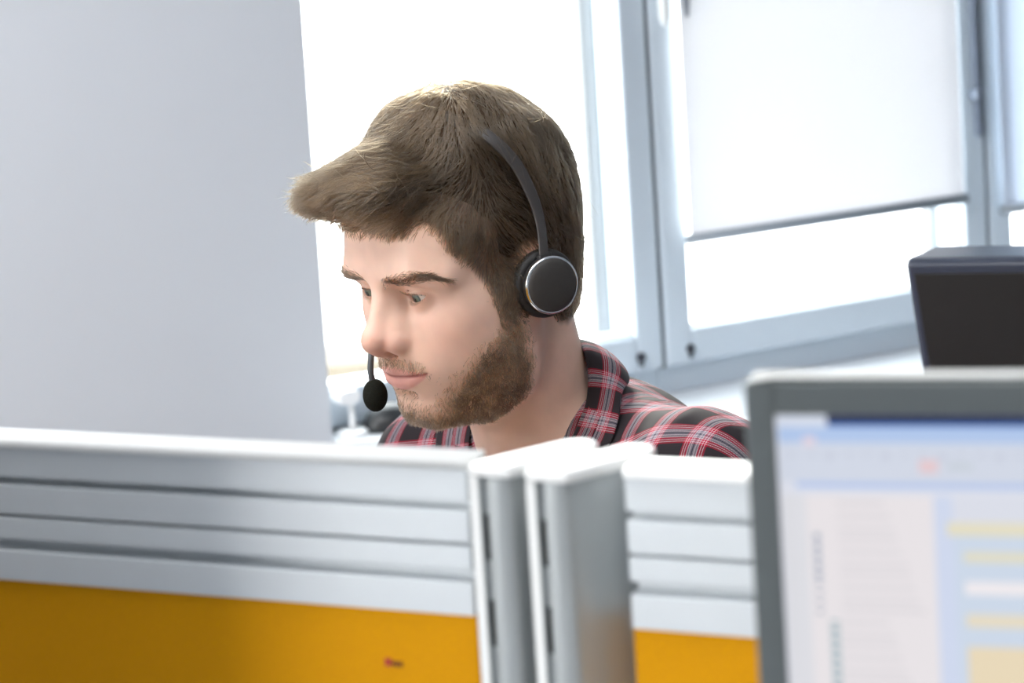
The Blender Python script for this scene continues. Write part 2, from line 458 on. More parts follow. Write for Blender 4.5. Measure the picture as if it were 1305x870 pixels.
tint*=(1+.05*nz(V,14,1)+.03*nz(V,5,2))[:,None]
def blend(c,m):
    global tint
    tint=tint*(1-m[:,None])+np.array(c)*m[:,None]
g=lambda c,r: np.exp(-((q-np.array(c))**2).sum(1)/r**2)
blend((.64,.25,.19),.5*g((112,0,-36),17)+.22*g((100,15,-40),10))
blend((.68,.30,.23),.22*g((72,48,-32),26))
blend((.66,.28,.20),.4*g((-4,82,-14),34)*sstep(70,76,q[:,1]))
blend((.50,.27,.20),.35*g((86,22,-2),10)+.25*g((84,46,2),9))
blend((.30,.20,.13),.42*beardmask(V))
blend((.085,.055,.034),.9*sstep(1.5,-3.5,hairfn(V)+1.2*nz(V,4,41).astype(f32)))
lm=lipmask(V); blend((.60,.27,.245),.75*lm)
blend((.33,.10,.09),.8*lm*sstep(2.0,.5,np.abs(q[:,2]+67.3-.0*q[:,1])))
body=fastmesh('body',hw(V),Fq,M_SKIN,person,cattrs={'tint':tint})
# --- eyes
def eye(side):
    bm=bmesh.new(); bmesh.ops.create_uvsphere(bm,u_segments=48,v_segments=32,radius=.0122)
    for v in bm.verts:                                   # cornea
        r=math.hypot(v.co.x,v.co.y)
        if v.co.z>0 and r<.0062: v.co.z+=.0009*(1-(r/.0062)**2)
    o=bmobj('eye',bm,M_EYE,person,smooth=True)
    c=Vector(hw(np.array([[EYE[0]-.6,EYE[1]*side,EYE[2]]]))[0])
    gz=Vector((np.array([1,-.05 if side>0 else -.02,-.20]))@HR)
    o.matrix_local=Matrix.Translation(c)@gz.to_track_quat('Z','Y').to_matrix().to_4x4()
    return o
def eye_mat():
    m=mat('eye',(.8,.78,.74),rough=.08,spec=.6); nt=m.node_tree; b=nt.nodes['Principled BSDF']
    tc=nt.nodes.new('ShaderNodeTexCoord'); sp=nt.nodes.new('ShaderNodeSeparateXYZ'); nt.links.new(tc.outputs['Object'],sp.inputs[0])
    cb=nt.nodes.new('ShaderNodeCombineXYZ'); nt.links.new(sp.outputs['X'],cb.inputs['X']); nt.links.new(sp.outputs['Y'],cb.inputs['Y'])
    ln=nt.nodes.new('ShaderNodeVectorMath'); ln.operation='LENGTH'; nt.links.new(cb.outputs[0],ln.inputs[0])
    mr=nt.nodes.new('ShaderNodeMapRange'); mr.inputs['From Max'].default_value=.0122; nt.links.new(ln.outputs['Value'],mr.inputs['Value'])
    back=nt.nodes.new('ShaderNodeMath'); back.operation='LESS_THAN'; back.inputs[1].default_value=0; nt.links.new(sp.outputs['Z'],back.inputs[0])
    ad=nt.nodes.new('ShaderNodeMath'); ad.operation='MAXIMUM'; nt.links.new(back.outputs[0],ad.inputs[0]); nt.links.new(mr.outputs['Result'],ad.inputs[1])
    cr=nt.nodes.new('ShaderNodeValToRGB'); e=cr.color_ramp.elements
    e[0].position=0; e[0].color=(.004,.004,.004,1); e[1].position=1; e[1].color=(.72,.66,.62,1)
    for p,c in ((.17,(.004,.004,.004)),(.20,(.10,.11,.07)),(.34,(.16,.20,.18)),(.45,(.06,.09,.10)),(.52,(.70,.67,.64)),(.8,(.76,.72,.69))):
        k=e.new(p); k.color=(*c,1)
    nt.links.new(ad.outputs[0],cr.inputs['Fac']); nt.links.new(cr.outputs['Color'],b.inputs['Base Color'])
    return m
M_EYE=eye_mat()
for s in (1,-1): eye(s)
# --- hair
HX=sgrid(-122,156,2.); HY=sgrid(-94,94,2.); HZ=sgrid(-95,158,2.)
def hairbase(p):
    d=smin(hairmain(p),headfn(p)-4,12)
    d=np.minimum(d+6.0,hairvol(p)+9)
    return smax(d,poly2(p[...,0],p[...,2],HPOLY)+3,7)+.8*nz(p,7,3).astype(f32)
HV,HF=nets(hairbase,HX,HY,HZ,coarse=5,refine=1)
hair=fastmesh('hair',hw(HV),HF,M_HAIRB,person)
HV2,HF2=nets(hairfn,sgrid(-122,160,3.),sgrid(-96,96,3.),sgrid(-95,160,3.),coarse=4,refine=1)
def sample(V,Fq,n,weight=None):
    a,b,c,d=[V[Fq[:,i]] for i in range(4)]
    ar=np.linalg.norm(np.cross(c-a,d-b),axis=1)/2; ce=(a+b+c+d)/4
    if weight is not None: ar=ar*weight(ce)
    i=rng.choice(len(Fq),n,p=ar/ar.sum()); u=rng.random((n,1)); v=rng.random((n,1))
    return a[i]*(1-u)*(1-v)+b[i]*u*(1-v)+c[i]*u*v+d[i]*(1-u)*v
def unit(v): return v/(np.linalg.norm(v,axis=-1,keepdims=True)+1e-9)
def comb(p):
    f,l,u=p[:,0],p[:,1],p[:,2]; sl=np.tanh(l/25)
    ff=sstep(52,86,f)
    fwd=np.stack([.95-.2*ff,.26*sl*(1-ff)-.72*ff,-.30+0*f-.05*sstep(95,70,u)],1)
    side=np.stack([-.42+0*f,.12*sl,np.full(len(p),-.9)],1)
    back=np.stack([-.12+0*f,-.1*sl,np.full(len(p),-1.)],1)
    temple=np.stack([.45+0*f,.1*sl,np.full(len(p),-.85)],1)
    w=sstep(8,62,f+.25*(u-70))[:,None]; wb=sstep(-15,-60,f)[:,None]
    d=side*(1-wb)+back*wb
    tw=(sstep(18,40,f)*sstep(75,45,u))[:,None]
    d=d*(1-w)+fwd*w
    d=d*(1-tw)+temple*tw
    crown=(sstep(96,128,u)*sstep(40,0,f))[:,None]
    out=np.stack([(f+45)*.012,l*.02,-.2+0*f],1)
    d=d*(1-crown*.7)+out*crown*.7
    return unit(d)
def grow(roots,depth,lens,fn,k,wild,lift,tol):
    """comb strands along the level sets of the hair volume, cut at the hairline"""
    p=roots.astype(np.float64).copy(); n=len(p); pts=[]
    N=grad(fn,p.astype(f32),.8).astype(np.float64)
    p=p-N*(depth[:,None])
    lock=np.stack([nz(roots,16,5),nz(roots,16,6),nz(roots,16,8)],1)*.55+np.stack([nz(roots,6,9),nz(roots,6,10),nz(roots,6,11)],1)*.22
    own=rng.normal(0,wild,(n,3))
    lv=-depth.copy(); st=lens/(k-1); out=[]
    for i in range(k):
        pts.append(p.copy()); out.append(poly2(p[:,0].astype(f32),p[:,2].astype(f32),HPOLY))
        N=grad(fn,p.astype(f32),.8).astype(np.float64)
        t=comb(p)+lock+own*(1+i/k); t=unit(t-N*((t*N).sum(1,keepdims=True)*(1-.8*sstep(88,112,p[:,0]))[:,None]))
        p=p+t*st[:,None]
        lv=lv+lift*st*(.6+.8*i/k)
        d=fn(p.astype(f32)).astype(np.float64)
        p=p-N*(np.clip(d-lv,-3,3)*(1-.85*sstep(92,114,p[:,0])))[:,None]
    P=np.stack(pts,1); O=np.stack(out,1)
    bad=O>tol[:,None]; bad[:,0]=False
    first=np.where(bad.any(1),bad.argmax(1),k-1).astype(float)
    keep=first>=3; P=P[keep]; first=first[keep]; n=len(P)
    x=np.linspace(0,1,k)[None]*first[:,None]; i0=np.minimum(x.astype(int),k-2); fr=(x-i0)[...,None]; ar=np.arange(n)[:,None]
    return P[ar,i0]*(1-fr)+P[ar,i0+1]*fr,keep
def vol2(p): return hairvol(p)
NH=NHAIR
r0=sample(HV2,HF2,NH,lambda c: 1+1.6*sstep(50,90,c[:,0]))
f,l,u=r0[:,0],np.abs(r0[:,1]),r0[:,2]
fr_=sstep(58,96,f)*sstep(40,66,u)
L=20+24*sstep(20,70,f)*sstep(40,70,u)+14*sstep(90,120,u)
L*=1-.5*sstep(8,-25,u)*sstep(0,10,f); L*=1-.35*sstep(-10,-60,u)
L*=rng.uniform(.7,1.2,NH)*(1-.45*sstep(88,112,f))
lk=nz(r0,7,21)*.6+nz(r0,3.2,22)*.4
dep=rng.uniform(0,1,NH)**1.2*(4.2+8*fr_)+1.3*(1-lk)+rng.uniform(0,1,NH)*.3
tol=rng.uniform(0,1,NH)**2.2*6+.3
S,kp=grow(r0,dep,L,vol2,12,.17,.03+.07*rng.random(NH)**4,tol)
from mathutils.kdtree import KDTree
def clump(P,m,amt,pw):
    n,k=P.shape[:2]; gi=rng.choice(n,m,replace=False); kd=KDTree(m)
    for j,i in enumerate(gi): kd.insert(P[i,0],j)
    kd.balance(); own=np.array([gi[kd.find(p)[1]] for p in P[:,0]])
    w=(np.linspace(0,1,k)**pw*amt)[None,:,None]*np.clip(1-np.linalg.norm(P[own,0]-P[:,0],axis=1)/14,0,1)[:,None,None]*rng.uniform(.5,1,(n,1,1))
    return P+(P[own]-P)*w
S=clump(S,2600,.9,.8); S=clump(S,700,.35,1.3)
strands('hair_strands',S,rng.uniform(.16,.30,len(S)),M_HAIR,hair,shade=np.exp(.15+.95*lk[kp]+.3*nz(r0,18,23)[kp]).clip(.3,3.4))
# loose single hairs standing off the crown
nf=700; rf=sample(HV2,HF2,nf,lambda c: sstep(60,115,c[:,2])+.15*sstep(-40,-80,c[:,0]))
SF_,kf=grow(rf,np.zeros(nf),rng.uniform(14,34,nf),vol2,10,.5,.10+.30*rng.random(nf)**2,np.full(nf,2.))
strands('loose_hairs',SF_,rng.uniform(.07,.12,len(SF_)),M_HAIR,hair,shade=np.full(len(SF_),1.3))
# --- beard, brows, lashes
def skin_sample(n,w): return sample(V,Fq,n,w)
near=V[:,2]>-140
def bw_(c): 
    m=np.zeros(len(c)); i=c[:,2]>-135; m[i]=beardmask(c[i])**1.3*(bodyfn(c[i].astype(f32))<2); return m
b0=skin_sample(NBEARD,bw_); N=grad(headfn,b0.astype(f32),.8).astype(np.float64); bm_=beardmask(b0)
n=len(b0); sl=np.sign(b0[:,1:2])
dr=np.concatenate([np.full((n,1),.25),.1*sl,np.full((n,1),-.9)],1)+rng.normal(0,.5,(n,3))+np.stack([nz(b0,6,1),nz(b0,6,2),nz(b0,6,3)],1)*.5
dr=unit(dr-N*(dr*N).sum(1,keepdims=True)); Lb=(4.0+5.4*bm_)*rng.uniform(.6,1.25,n)
curl=unit(np.cross(dr,N))*rng.normal(0,.45,(n,1))
tt=np.linspace(0,1,6); BS_=np.stack([b0-N*.3+Lb[:,None]*(dr*t*.8+N*(.55*t-.15*t*t)+curl*t*t*.6) for t in tt],1)
BS=clump(BS_,1500,.55,1.)
strands('beard',BS,rng.uniform(.13,.22,n),M_BEARD,person,shade=(1.25-.5*bm_+.5*nz(b0,5,33)+rng.normal(0,.3,n)).clip(.4,2.6))
def brow(side):
    cl=np.array([(100.5,10,10.5),(99.8,20,13),(98,33,16.5),(94,47,19),(86,57,18),(74,65,12)],float); n=NBROW
    t=rng.random(n)**.85; x=t*(len(cl)-1); i=np.clip(x.astype(int),0,len(cl)-2); fr=(x-i)[:,None]
    c=cl[i]*(1-fr)+cl[i+1]*fr; tan=unit(cl[i+1]-cl[i])
    wd=np.interp(t,[0,.15,.5,.8,1],[3.8,5.2,5.0,3.0,1.0])
    c=c+np.array([0,0,1.])*(np.clip(rng.normal(0,.52,n),-1.3,1.3)*wd)[:,None]
    for _ in range(4):
        h=c.astype(f32); c=c-headfn(h)[:,None].astype(np.float64)*grad(headfn,h,.6)
    N=grad(headfn,c.astype(f32),.6).astype(np.float64)
    upw=np.interp(t,[0,.25,.6,1],[.9,.5,.1,-.15])
    d=tan+np.array([0,0,1.])*upw[:,None]-np.array([0,0,1.])*((c[:,2]-np.interp(x,range(len(cl)),cl[:,2]))/wd*.35)[:,None]+rng.normal(0,.22,(n,3))
    d=unit(d-N*(d*N).sum(1,keepdims=True)); Lh=rng.uniform(5,9,n)[:,None]
    P=np.stack([c-N*.2+Lh*(d*s+N*(.22*s-.10*s*s)) for s in np.linspace(0,1,5)],1); P[:,:,1]*=side
    strands('eyebrow',P,rng.uniform(.11,.18,n),M_BROW,person)
def lashes(side):
    n=46; l=np.linspace(20,43.5,n)+rng.normal(0,.2,n); x=(l-30.5)/13.2
    up=EYE[2]+2.3*(1-np.abs(np.clip(x+.12,-1.2,1.2))**3)+.13*(l-30)-.1
    rr=13.6; fx=EYE[0]+np.sqrt(np.maximum(rr**2-(l-EYE[1])**2-(up-EYE[2])**2,1)); c=np.stack([fx,l,up],1)
    N=unit(c-np.array(EYE)); Ls=rng.uniform(5.5,8,n)[:,None]
    out=np.array([0,1.,0])*((l-30)/30)[:,None]
    P=np.stack([c+Ls*((N+out)*s*.85+np.array([0,0,1.])*(-.35*s+.75*s*s)) for s in np.linspace(0,1,6)],1)
    l2=np.linspace(21,43,n); x2=(l2-30.5)/13.2
    lo=EYE[2]-4.9*(1-np.abs(np.clip(x2-.1,-1.2,1.2))**2.2)-.3+.1*(l2-30)
    fx=EYE[0]+np.sqrt(np.maximum(rr**2-(l2-EYE[1])**2-(lo-EYE[2])**2,1)); c2=np.stack([fx,l2,lo],1); N2=unit(c2-np.array(EYE))
    P2=np.stack([c2+3.*((N2)*s*.8+np.array([0,0,1.])*(-.5*s+.1*s*s)) for s in np.linspace(0,1,6)],1)
    P=np.concatenate([P,P2[::2]]); P[:,:,1]*=side
    strands('eyelashes',P,np.full(len(P),.13),M_BROW,person)
for s in (1,-1): brow(s); lashes(s)
# --- shirt
def plaid():
    m=mat('red plaid',(.3,.1,.1),rough=.85,spec=.2); nt=m.node_tree; b=nt.nodes['Principled BSDF']
    at=nt.nodes.new('ShaderNodeAttribute'); at.attribute_name='cloth'; sp=nt.nodes.new('ShaderNodeSeparateXYZ'); nt.links.new(at.outputs['Vector'],sp.inputs[0])
    K=(.016,.012,.015); Rd=(.30,.005,.024); G=(.20,.18,.215); W=(.56,.47,.50); Nv=(.012,.016,.04); R2=(.36,.014,.045)
    st=[(0,K),(.26,K),(.27,Rd),(.305,W),(.318,Rd),(.35,W),(.362,R2),(.40,W),(.412,G),(.445,W),(.456,G),(.485,Nv),(.505,G),(.535,W),(.546,G),(.58,W),(.592,R2),(.63,W),(.642,Rd),(.675,W),(.687,Rd),(.72,K)]
    cols=[]
    for k in 'XY':
        d=nt.nodes.new('ShaderNodeMath'); d.operation='MULTIPLY'; d.inputs[1].default_value=1/PLAID; nt.links.new(sp.outputs[k],d.inputs[0])
        fr=nt.nodes.new('ShaderNodeMath'); fr.operation='FRACT'; nt.links.new(d.outputs[0],fr.inputs[0])
        cr=nt.nodes.new('ShaderNodeValToRGB'); cr.color_ramp.interpolation='CONSTANT'; e=cr.color_ramp.elements
        e[0].position=0; e[0].color=(*K,1); e[1].position=st[-1][0]; e[1].color=(*K,1)
        for p,c in st[1:-1]: x=e.new(p); x.color=(*c,1)
        nt.links.new(fr.outputs[0],cr.inputs['Fac']); cols.append(cr)
    # twill: warp and weft alternate over fine diagonal threads
    ad=nt.nodes.new('ShaderNodeMath'); ad.operation='ADD'; nt.links.new(sp.outputs['X'],ad.inputs[0]); nt.links.new(sp.outputs['Y'],ad.inputs[1])
    s=nt.nodes.new('ShaderNodeMath'); s.operation='MULTIPLY'; s.inputs[1].default_value=2*math.pi/1.3; nt.links.new(ad.outputs[0],s.inputs[0])
    sn=nt.nodes.new('ShaderNodeMath'); sn.operation='SINE'; nt.links.new(s.outputs[0],sn.inputs[0])
    mr=nt.nodes.new('ShaderNodeMapRange'); mr.inputs['From Min'].default_value=-1; mr.inputs['To Min'].default_value=.12; mr.inputs['To Max'].default_value=.88; nt.links.new(sn.outputs[0],mr.inputs['Value'])
    mx=nt.nodes.new('ShaderNodeMix'); mx.data_type='RGBA'; nt.links.new(mr.outputs['Result'],mx.inputs['Factor']); nt.links.new(cols[0].outputs['Color'],mx.inputs['A']); nt.links.new(cols[1].outputs['Color'],mx.inputs['B'])
    nt.links.new(mx.outputs['Result'],b.inputs['Base Color'])
    b.inputs['Sheen Weight'].default_value=.06
    return m
M_PLAID=plaid()
SX=sgrid(-170,180,5.,None,340,7); SY=sgrid(-330,330,5.); SZ=sgrid(-570,90,5.)
def shirtfn(q):
    s=sym(q)
    d=smin(torso(s),arms(s),28)-8.
    w=(2.2*nz(q,23,1)+1.6*nz(q,11,2)).astype(f32)*sstep(60,130,s[:,1]).astype(f32)
    d=d+w
    nk=h2b_cone(q)
    d=smax(d,-nk,8)
    d=np.maximum(d,-(q[:,2]+560))
    d=np.maximum(d,cone(s,WRI,(WRI[0]+120,WRI[1]-30,WRI[2]),-1,-1)*0+ (s[:,0]-238))
    return d
NKA=h2b(np.array([[-24,0,-40.]],f32))[0]
def h2b_cone(q): return cone(q,tuple(NKA),(0,0,-30),50,50)
SV,SF=nets(shirtfn,SX,SY,SZ,coarse=5,refine=1)
th=np.arctan2(SV[:,0]+25,SV[:,2]+125)*120.
cl=np.stack([SV[:,1]+6*nz(SV,60,2)+PU,th+8*nz(SV,70,1)+.18*SV[:,1]+PV,0*th],1)
shirt=fastmesh('shirt',bw(SV),SF,M_PLAID,person,attrs={'cloth':cl})
# collar: fold line round the neck and the leaf lying on the shoulder (near half, mirrored)
FOLD=np.array(FOLDP,float); LEAF=np.array(LEAFP,float)
def resamp(P,n):
    # Catmull-Rom through the points
    P=np.asarray(P,float); Q=np.vstack([2*P[0]-P[1],P,2*P[-1]-P[-2]]); out=[]
    for t in np.linspace(0,len(P)-1,n):
        i=min(int(t),len(P)-2); x=t-i; a,b,c,d=Q[i:i+4]
        out.append(.5*((2*b)+(-a+c)*x+(2*a-5*b+4*c-d)*x*x+(-a+3*b-3*c+d)*x**3))
    return np.array(out)
n=40; Fo=resamp(FOLD,n); Le=resamp(LEAF,n)
Fo=np.vstack([(Fo*[1,-1,1])[:0:-1],Fo]); Le=np.vstack([(Le*[1,-1,1])[:0:-1],Le])
rows=[]; cen=np.array([0,0,-20.])
inner=Fo*0; 
dirn=unit(Fo-np.stack([Fo[:,0]*0+COLC[0],Fo[:,1]*0,Fo[:,2]*0+COLC[2]],1)) 
stand=Fo+dirn*-10+(unit(Le-Fo))*36                       # the stand goes down inside the leaf
m=9
for j in range(5): t=j/4; rows.append(stand*(1-t)+ (Fo-dirn*1.2)*t)
rows.append(Fo+unit(Fo-Le)*1.4)
for j in range(m): t=(j+.25)/(m-1+.25); rows.append((Fo+dirn*2.2)*(1-t)+Le*t+dirn*(5*np.sin(np.pi*t))[...,None] if False else (Fo+dirn*2.2)*(1-t)+Le*t+dirn*(4.5*math.sin(math.pi*t)))
G=np.stack(rows); nr,ncol=G.shape[:2]
idx=np.arange(nr*ncol).reshape(nr,ncol)
CF=np.stack([idx[:-1,:-1],idx[:-1,1:],idx[1:,1:],idx[1:,:-1]],-1).reshape(-1,4)
arc=np.concatenate([[0],np.cumsum(np.linalg.norm(np.diff((Fo+Le)/2,axis=0),axis=1))]); arc-=arc[len(arc)//2]
across=np.concatenate([np.linspace(-30,0,6),np.linspace(2,np.linalg.norm(Le[-20]-Fo[-20]),m)])
cv=np.stack([np.broadcast_to(across[:,None]+CU,(nr,ncol)),np.broadcast_to(arc[None]+CV,(nr,ncol)),np.zeros((nr,ncol))],-1).reshape(-1,3)
collar=fastmesh('collar',bw(G.reshape(-1,3)),CF,M_PLAID,shirt,attrs={'cloth':cv})
so=collar.modifiers.new('thickness','SOLIDIFY'); so.thickness=.0022; so.offset=0
su=collar.modifiers.new('smooth','SUBSURF'); su.levels=su.render_levels=1
# --- trousers and shoes
M_TROUSER=mat('dark trousers',(.03,.035,.05),rough=.9,noise=.2)
M_SHOE=mat('dark shoes',(.02,.018,.016),rough=.4)
def trfn(q):
    s=sym(q); d=legs(s); d=smin(d,ell(s,(-30,0,-545),(115,150,95)),40)-7
    return np.maximum(d,q[:,2]+.0*q[:,0]-(-505)) if False else d
TV,TF=nets(trfn,sgrid(-200,430,9.),sgrid(-260,260,9.),sgrid(-990,-430,9.),coarse=4,refine=1)
fastmesh('trousers',bw(TV),TF,M_TROUSER,person)
FRAMECOL=(.57,.64,.71); PIER=-.594; SILLD=.34; BL3=.35
MB_O=(.413,2.56,0); MB_A=(.95,-.31,0); MB_B=(.31,.95,0); MB_Z=1.095
ALUCOL=(.70,.735,.755); ORANGE=(.71,.315,.003); SCREENE=.5
PDIR=(.9033,-.429,0)
P1O=(-.0355,1.2677,0); P2O=(.051,1.2270,0); ORZ=1.1197; TAGX=-.0575; TAGZ=1.0898
Q1O=(-.033,1.2595,0); Q2O=(-.003,1.240,0); ADIR=(.79,.61)
LWIN=(-1.5,.3,.95,2.4); SHADEB=(-.52,-.40,1.205,1.42,0,1.75)
R1A,R1B,R2A,R2B=-.0595,-.033,.6135,.639
LEDZ=.768; LEDE=-.36; LAMPS=-.5585; MOUSES=-.497
# ---------------------------------------------------------------- headset
M_BLK=mat('black plastic',(.016,.015,.015),rough=.45,noise=.1)
M_BAND=mat('grey headband',(.045,.04,.039),rough=.5)
M_LEATHER=mat('black leatherette',(.012,.011,.011),rough=.6,bump=.4,bscale=500)
M_CAP=mat('dark satin cap',(.030,.027,.025),rough=.55,noise=.15,nscale=300,bump=.15,bscale=1500)
M_CHROME=mat('chrome',(.75,.75,.76),rough=.15,metal=1)
M_FOAM=mat('black foam',(.012,.013,.010),rough=.95,spec=.1,bump=.9,bscale=900)
hs=empty('headset',Vector(h2w([0,0,-15])))
tag(hs,'black over-head headset with silver-rimmed ear cups and a foam microphone, worn by the person','headset')
HO=np.array(hs.location)
def hp(P): return [Vector(v) for v in (h2w(np.array(P,float))-HO)]
def hdir(v): return Vector(np.array(v,float)@HR)
def ear_side(s):
    n=np.array([.24,s,.03]); n/=np.linalg.norm(n)
    c=np.array([-7.5,s*79.,-15.5]); o=hp([c])[0]; ax=hdir(n); mm=.001
    up=hdir((-.05,0,1))
    bm=bmesh.new(); pr=[(-4,15)]; 
    for i in range(13): a=math.pi*(i/12)-math.pi/2; pr.append((4+6.5*math.sin(a),20.5+4.2*math.cos(a)))
    pr.append((10.5,12)); lathe(bm,[(0,0)]+[(a*mm,b*mm*1.16) for a,b in pr]+[(10.5*mm,0)],o,ax,64); bmobj('ear_cushion',bm,M_LEATHER,hs,smooth=True)
    bm=bmesh.new(); lathe(bm,[(9*mm,0),(9*mm,21.2*mm),(12*mm,23.3*mm),(17.0*mm,23.4*mm),(18*mm,22.6*mm),(18*mm,0)],o,ax,72); bmobj('ear_cup',bm,M_BLK,hs,bevel=.0006)
    bm=bmesh.new(); lathe(bm,[(16.6*mm,21*mm),(16.6*mm,23.8*mm),(17.4*mm,24.1*mm),(19.2*mm,23.6*mm),(20.0*mm,22.2*mm),(19.4*mm,21.4*mm),(16.6*mm,21*mm)],o,ax,72); bmobj('silver_ring',bm,M_CHROME,hs,smooth=True)
    bm=bmesh.new(); lathe(bm,[(17*mm,0),(17*mm,22*mm),(19.6*mm,22*mm),(20.6*mm,21.3*mm),(21.6*mm,18*mm),(22.4*mm,12*mm),(22.8*mm,6*mm),(22.9*mm,0)],o,ax,72); bmobj('cup_cap',bm,M_CAP,hs,smooth=True)
    # two small buttons on the rim
    for da in (8,-6):
        a=math.radians(180+da) if s>0 else math.radians(da); u=up.normalized(); w=ax.cross(u).normalized()
        q=o+ax*.0155+(w*math.cos(a)+u*math.sin(a))*.0236*(1 if s>0 else 1)
        bm=bmesh.new(); bmesh.ops.create_uvsphere(bm,u_segments=16,v_segments=10,radius=.0016)
        for v in bm.verts: v.co+=q
        bmobj('button',bm,M_CAP,hs,smooth=True)
for s in (1,-1): ear_side(s)
near_band=[(-4,92,8),(-6,91,16),(-10,88.5,30),(-11.5,86,45),(-10,84,61),(-5,79.5,85),(5.5,73,106),(18,60,125),(27,44,135.5),(33,22,139.5),(35,0,140)]
nb=resamp(near_band,44); band=np.vstack([nb,(nb*[1,-1,1])[-2::-1]])
W=np.interp(np.arange(len(band)),[0,6,20,43,66,80,86],[4.2,4.5,5.4,5.6,5.4,4.5,4.2]); bm=bmesh.new(); rings=[]
hidden=np.array([max(0,hairvol(np.array([p],f32))[0]*-1) for p in band])
for i,p in enumerate(band):
    t=unit(band[min(i+1,len(band)-1)]-band[max(i-1,0)]); n=grad(hairvol,np.array([p],f32),1.)[0].astype(float); n=unit(n-t*(n@t)); sd=np.cross(t,n)
    ring=[]
    for a in np.linspace(0,2*math.pi,16,endpoint=False):
        c,s_=math.cos(a),math.sin(a); sg=lambda x,e: math.copysign(abs(x)**e,x)
        ring.append(bm.verts.new(hp([p+sd*W[i]*sg(c,.6)+n*1.5*sg(s_,.7)+n*(.6-5.5*sstep(112,130,p[2]))])[0]))
    rings.append(ring)
for A_,B_ in zip(rings[:-1],rings[1:]):
    for k in range(16): bm.faces.new((A_[k],A_[(k+1)%16],B_[(k+1)%16],B_[k]))
bm.faces.new(rings[0][::-1]); bm.faces.new(rings[-1]); bmobj('headband',bm,M_BAND,hs,smooth=True)
for s in (1,-1):                                        # the hinge that holds each cup
    bm=bmesh.new(); pts=[np.array((-1,s*96,-2.)),np.array((-3,s*94.5,4.)),np.array((-5,s*92,11.))]
    for k,(p,hw_) in enumerate(zip(pts,(5.6,6.2,6.4))): pts[k]=(p,hw_)
    rr=[]
    for p,w_ in pts: rr.append([bm.verts.new(hp([p+np.array([a*w_,s*b*2.6,0])])[0]) for a,b in ((1,1),(-1,1),(-1,-1),(1,-1))])
    for A_,B_ in zip(rr[:-1],rr[1:]):
        for k in range(4): bm.faces.new((A_[k],A_[(k+1)%4],B_[(k+1)%4],B_[k]))
    bm.faces.new(rr[0]); bm.faces.new(rr[-1]); bmobj('hinge',bm,M_BLK,hs,bevel=.001)
boom=[(8,-99,-22),(30,-91,-26),(56,-71,-32),(76,-53,-40),(88,-42,-48),(94,-37,-56),(99.5,-34,-66),(101.5,-32,-76)]
bp_=resamp(boom,40); bm=bmesh.new(); tube(bm,hp(bp_),np.interp(np.arange(40),[0,30,39],[.0026,.0026,.0028]),12); bmobj('microphone_boom',bm,mat('boom grey',(.05,.055,.06),rough=.35),hs,smooth=True)
bm=bmesh.new(); bmesh.ops.create_uvsphere(bm,u_segments=48,v_segments=32,radius=1); c=hp([(103,-30.,-87.)])[0]
mx=Matrix.Translation(c)@Matrix([list(R),list(U),list(FW)]).transposed().to_4x4() if False else None
dz=(hdir((.35,.25,-1))).normalized(); dx=dz.orthogonal().normalized(); dy=dz.cross(dx)
for v in bm.verts: v.co=c+dx*(v.co.x*.0104)+dy*(v.co.y*.0104)+dz*(v.co.z*.0137)
bmobj('microphone_foam',bm,M_FOAM,hs,smooth=True)
# ---------------------------------------------------------------- window wall
KS=1.2; CAMP=np.array([0,0,1.5])
P0=CAMP+(np.array([.176,3.061,.965])-CAMP)*KS; P0[2]=0
DW=(.866025,.5,0); NW=(.5,-.866025,0)
WL=Frame(P0,DW,NW)
def zz(z): return 1.5-(1.5-z)*KS
def ss(s): return s*KS
M_WALL=mat('wall paint',(.68,.71,.755),rough=.85,spec=.2,noise=.012,nscale=8,bump=.05,bscale=300)
M_FRAME=mat('window frame enamel',FRAMECOL,rough=.4,noise=.02,nscale=20)
M_GASKET=mat('dark gasket',(.10,.115,.13),rough=.6)
M_SILL=mat('white sill laminate',(.84,.87,.90),rough=.3,noise=.02)
M_RAIL=mat('light aluminium',(.72,.74,.76),rough=.4,metal=.3)
M_DARKC=mat('dark hinge cap',(.03,.035,.05),rough=.5)
def glass_mat():
    m=bpy.data.materials.new('window glass'); m.use_nodes=True; nt=m.node_tree; nt.nodes.clear()
    o=nt.nodes.new('ShaderNodeOutputMaterial'); t=nt.nodes.new('ShaderNodeBsdfTransparent'); t.inputs['Color'].default_value=(.96,.98,.98,1)
    g=nt.nodes.new('ShaderNodeBsdfGlossy'); g.inputs['Roughness'].default_value=.02; lw=nt.nodes.new('ShaderNodeLayerWeight'); lw.inputs['Blend'].default_value=.5; pw=nt.nodes.new('ShaderNodeMath'); pw.operation='POWER'; pw.inputs[1].default_value=5; nt.links.new(lw.outputs['Facing'],pw.inputs[0])
    f=nt.nodes.new('ShaderNodeMath'); f.operation='MULTIPLY_ADD'; f.inputs[1].default_value=.96; f.inputs[2].default_value=.04; nt.links.new(pw.outputs[0],f.inputs[0])
    mx=nt.nodes.new('ShaderNodeMixShader'); nt.links.new(f.outputs[0],mx.inputs[0]); nt.links.new(t.outputs[0],mx.inputs[1]); nt.links.new(g.outputs[0],mx.inputs[2]); nt.links.new(mx.outputs[0],o.inputs[0]); return m
M_GLASS=glass_mat()
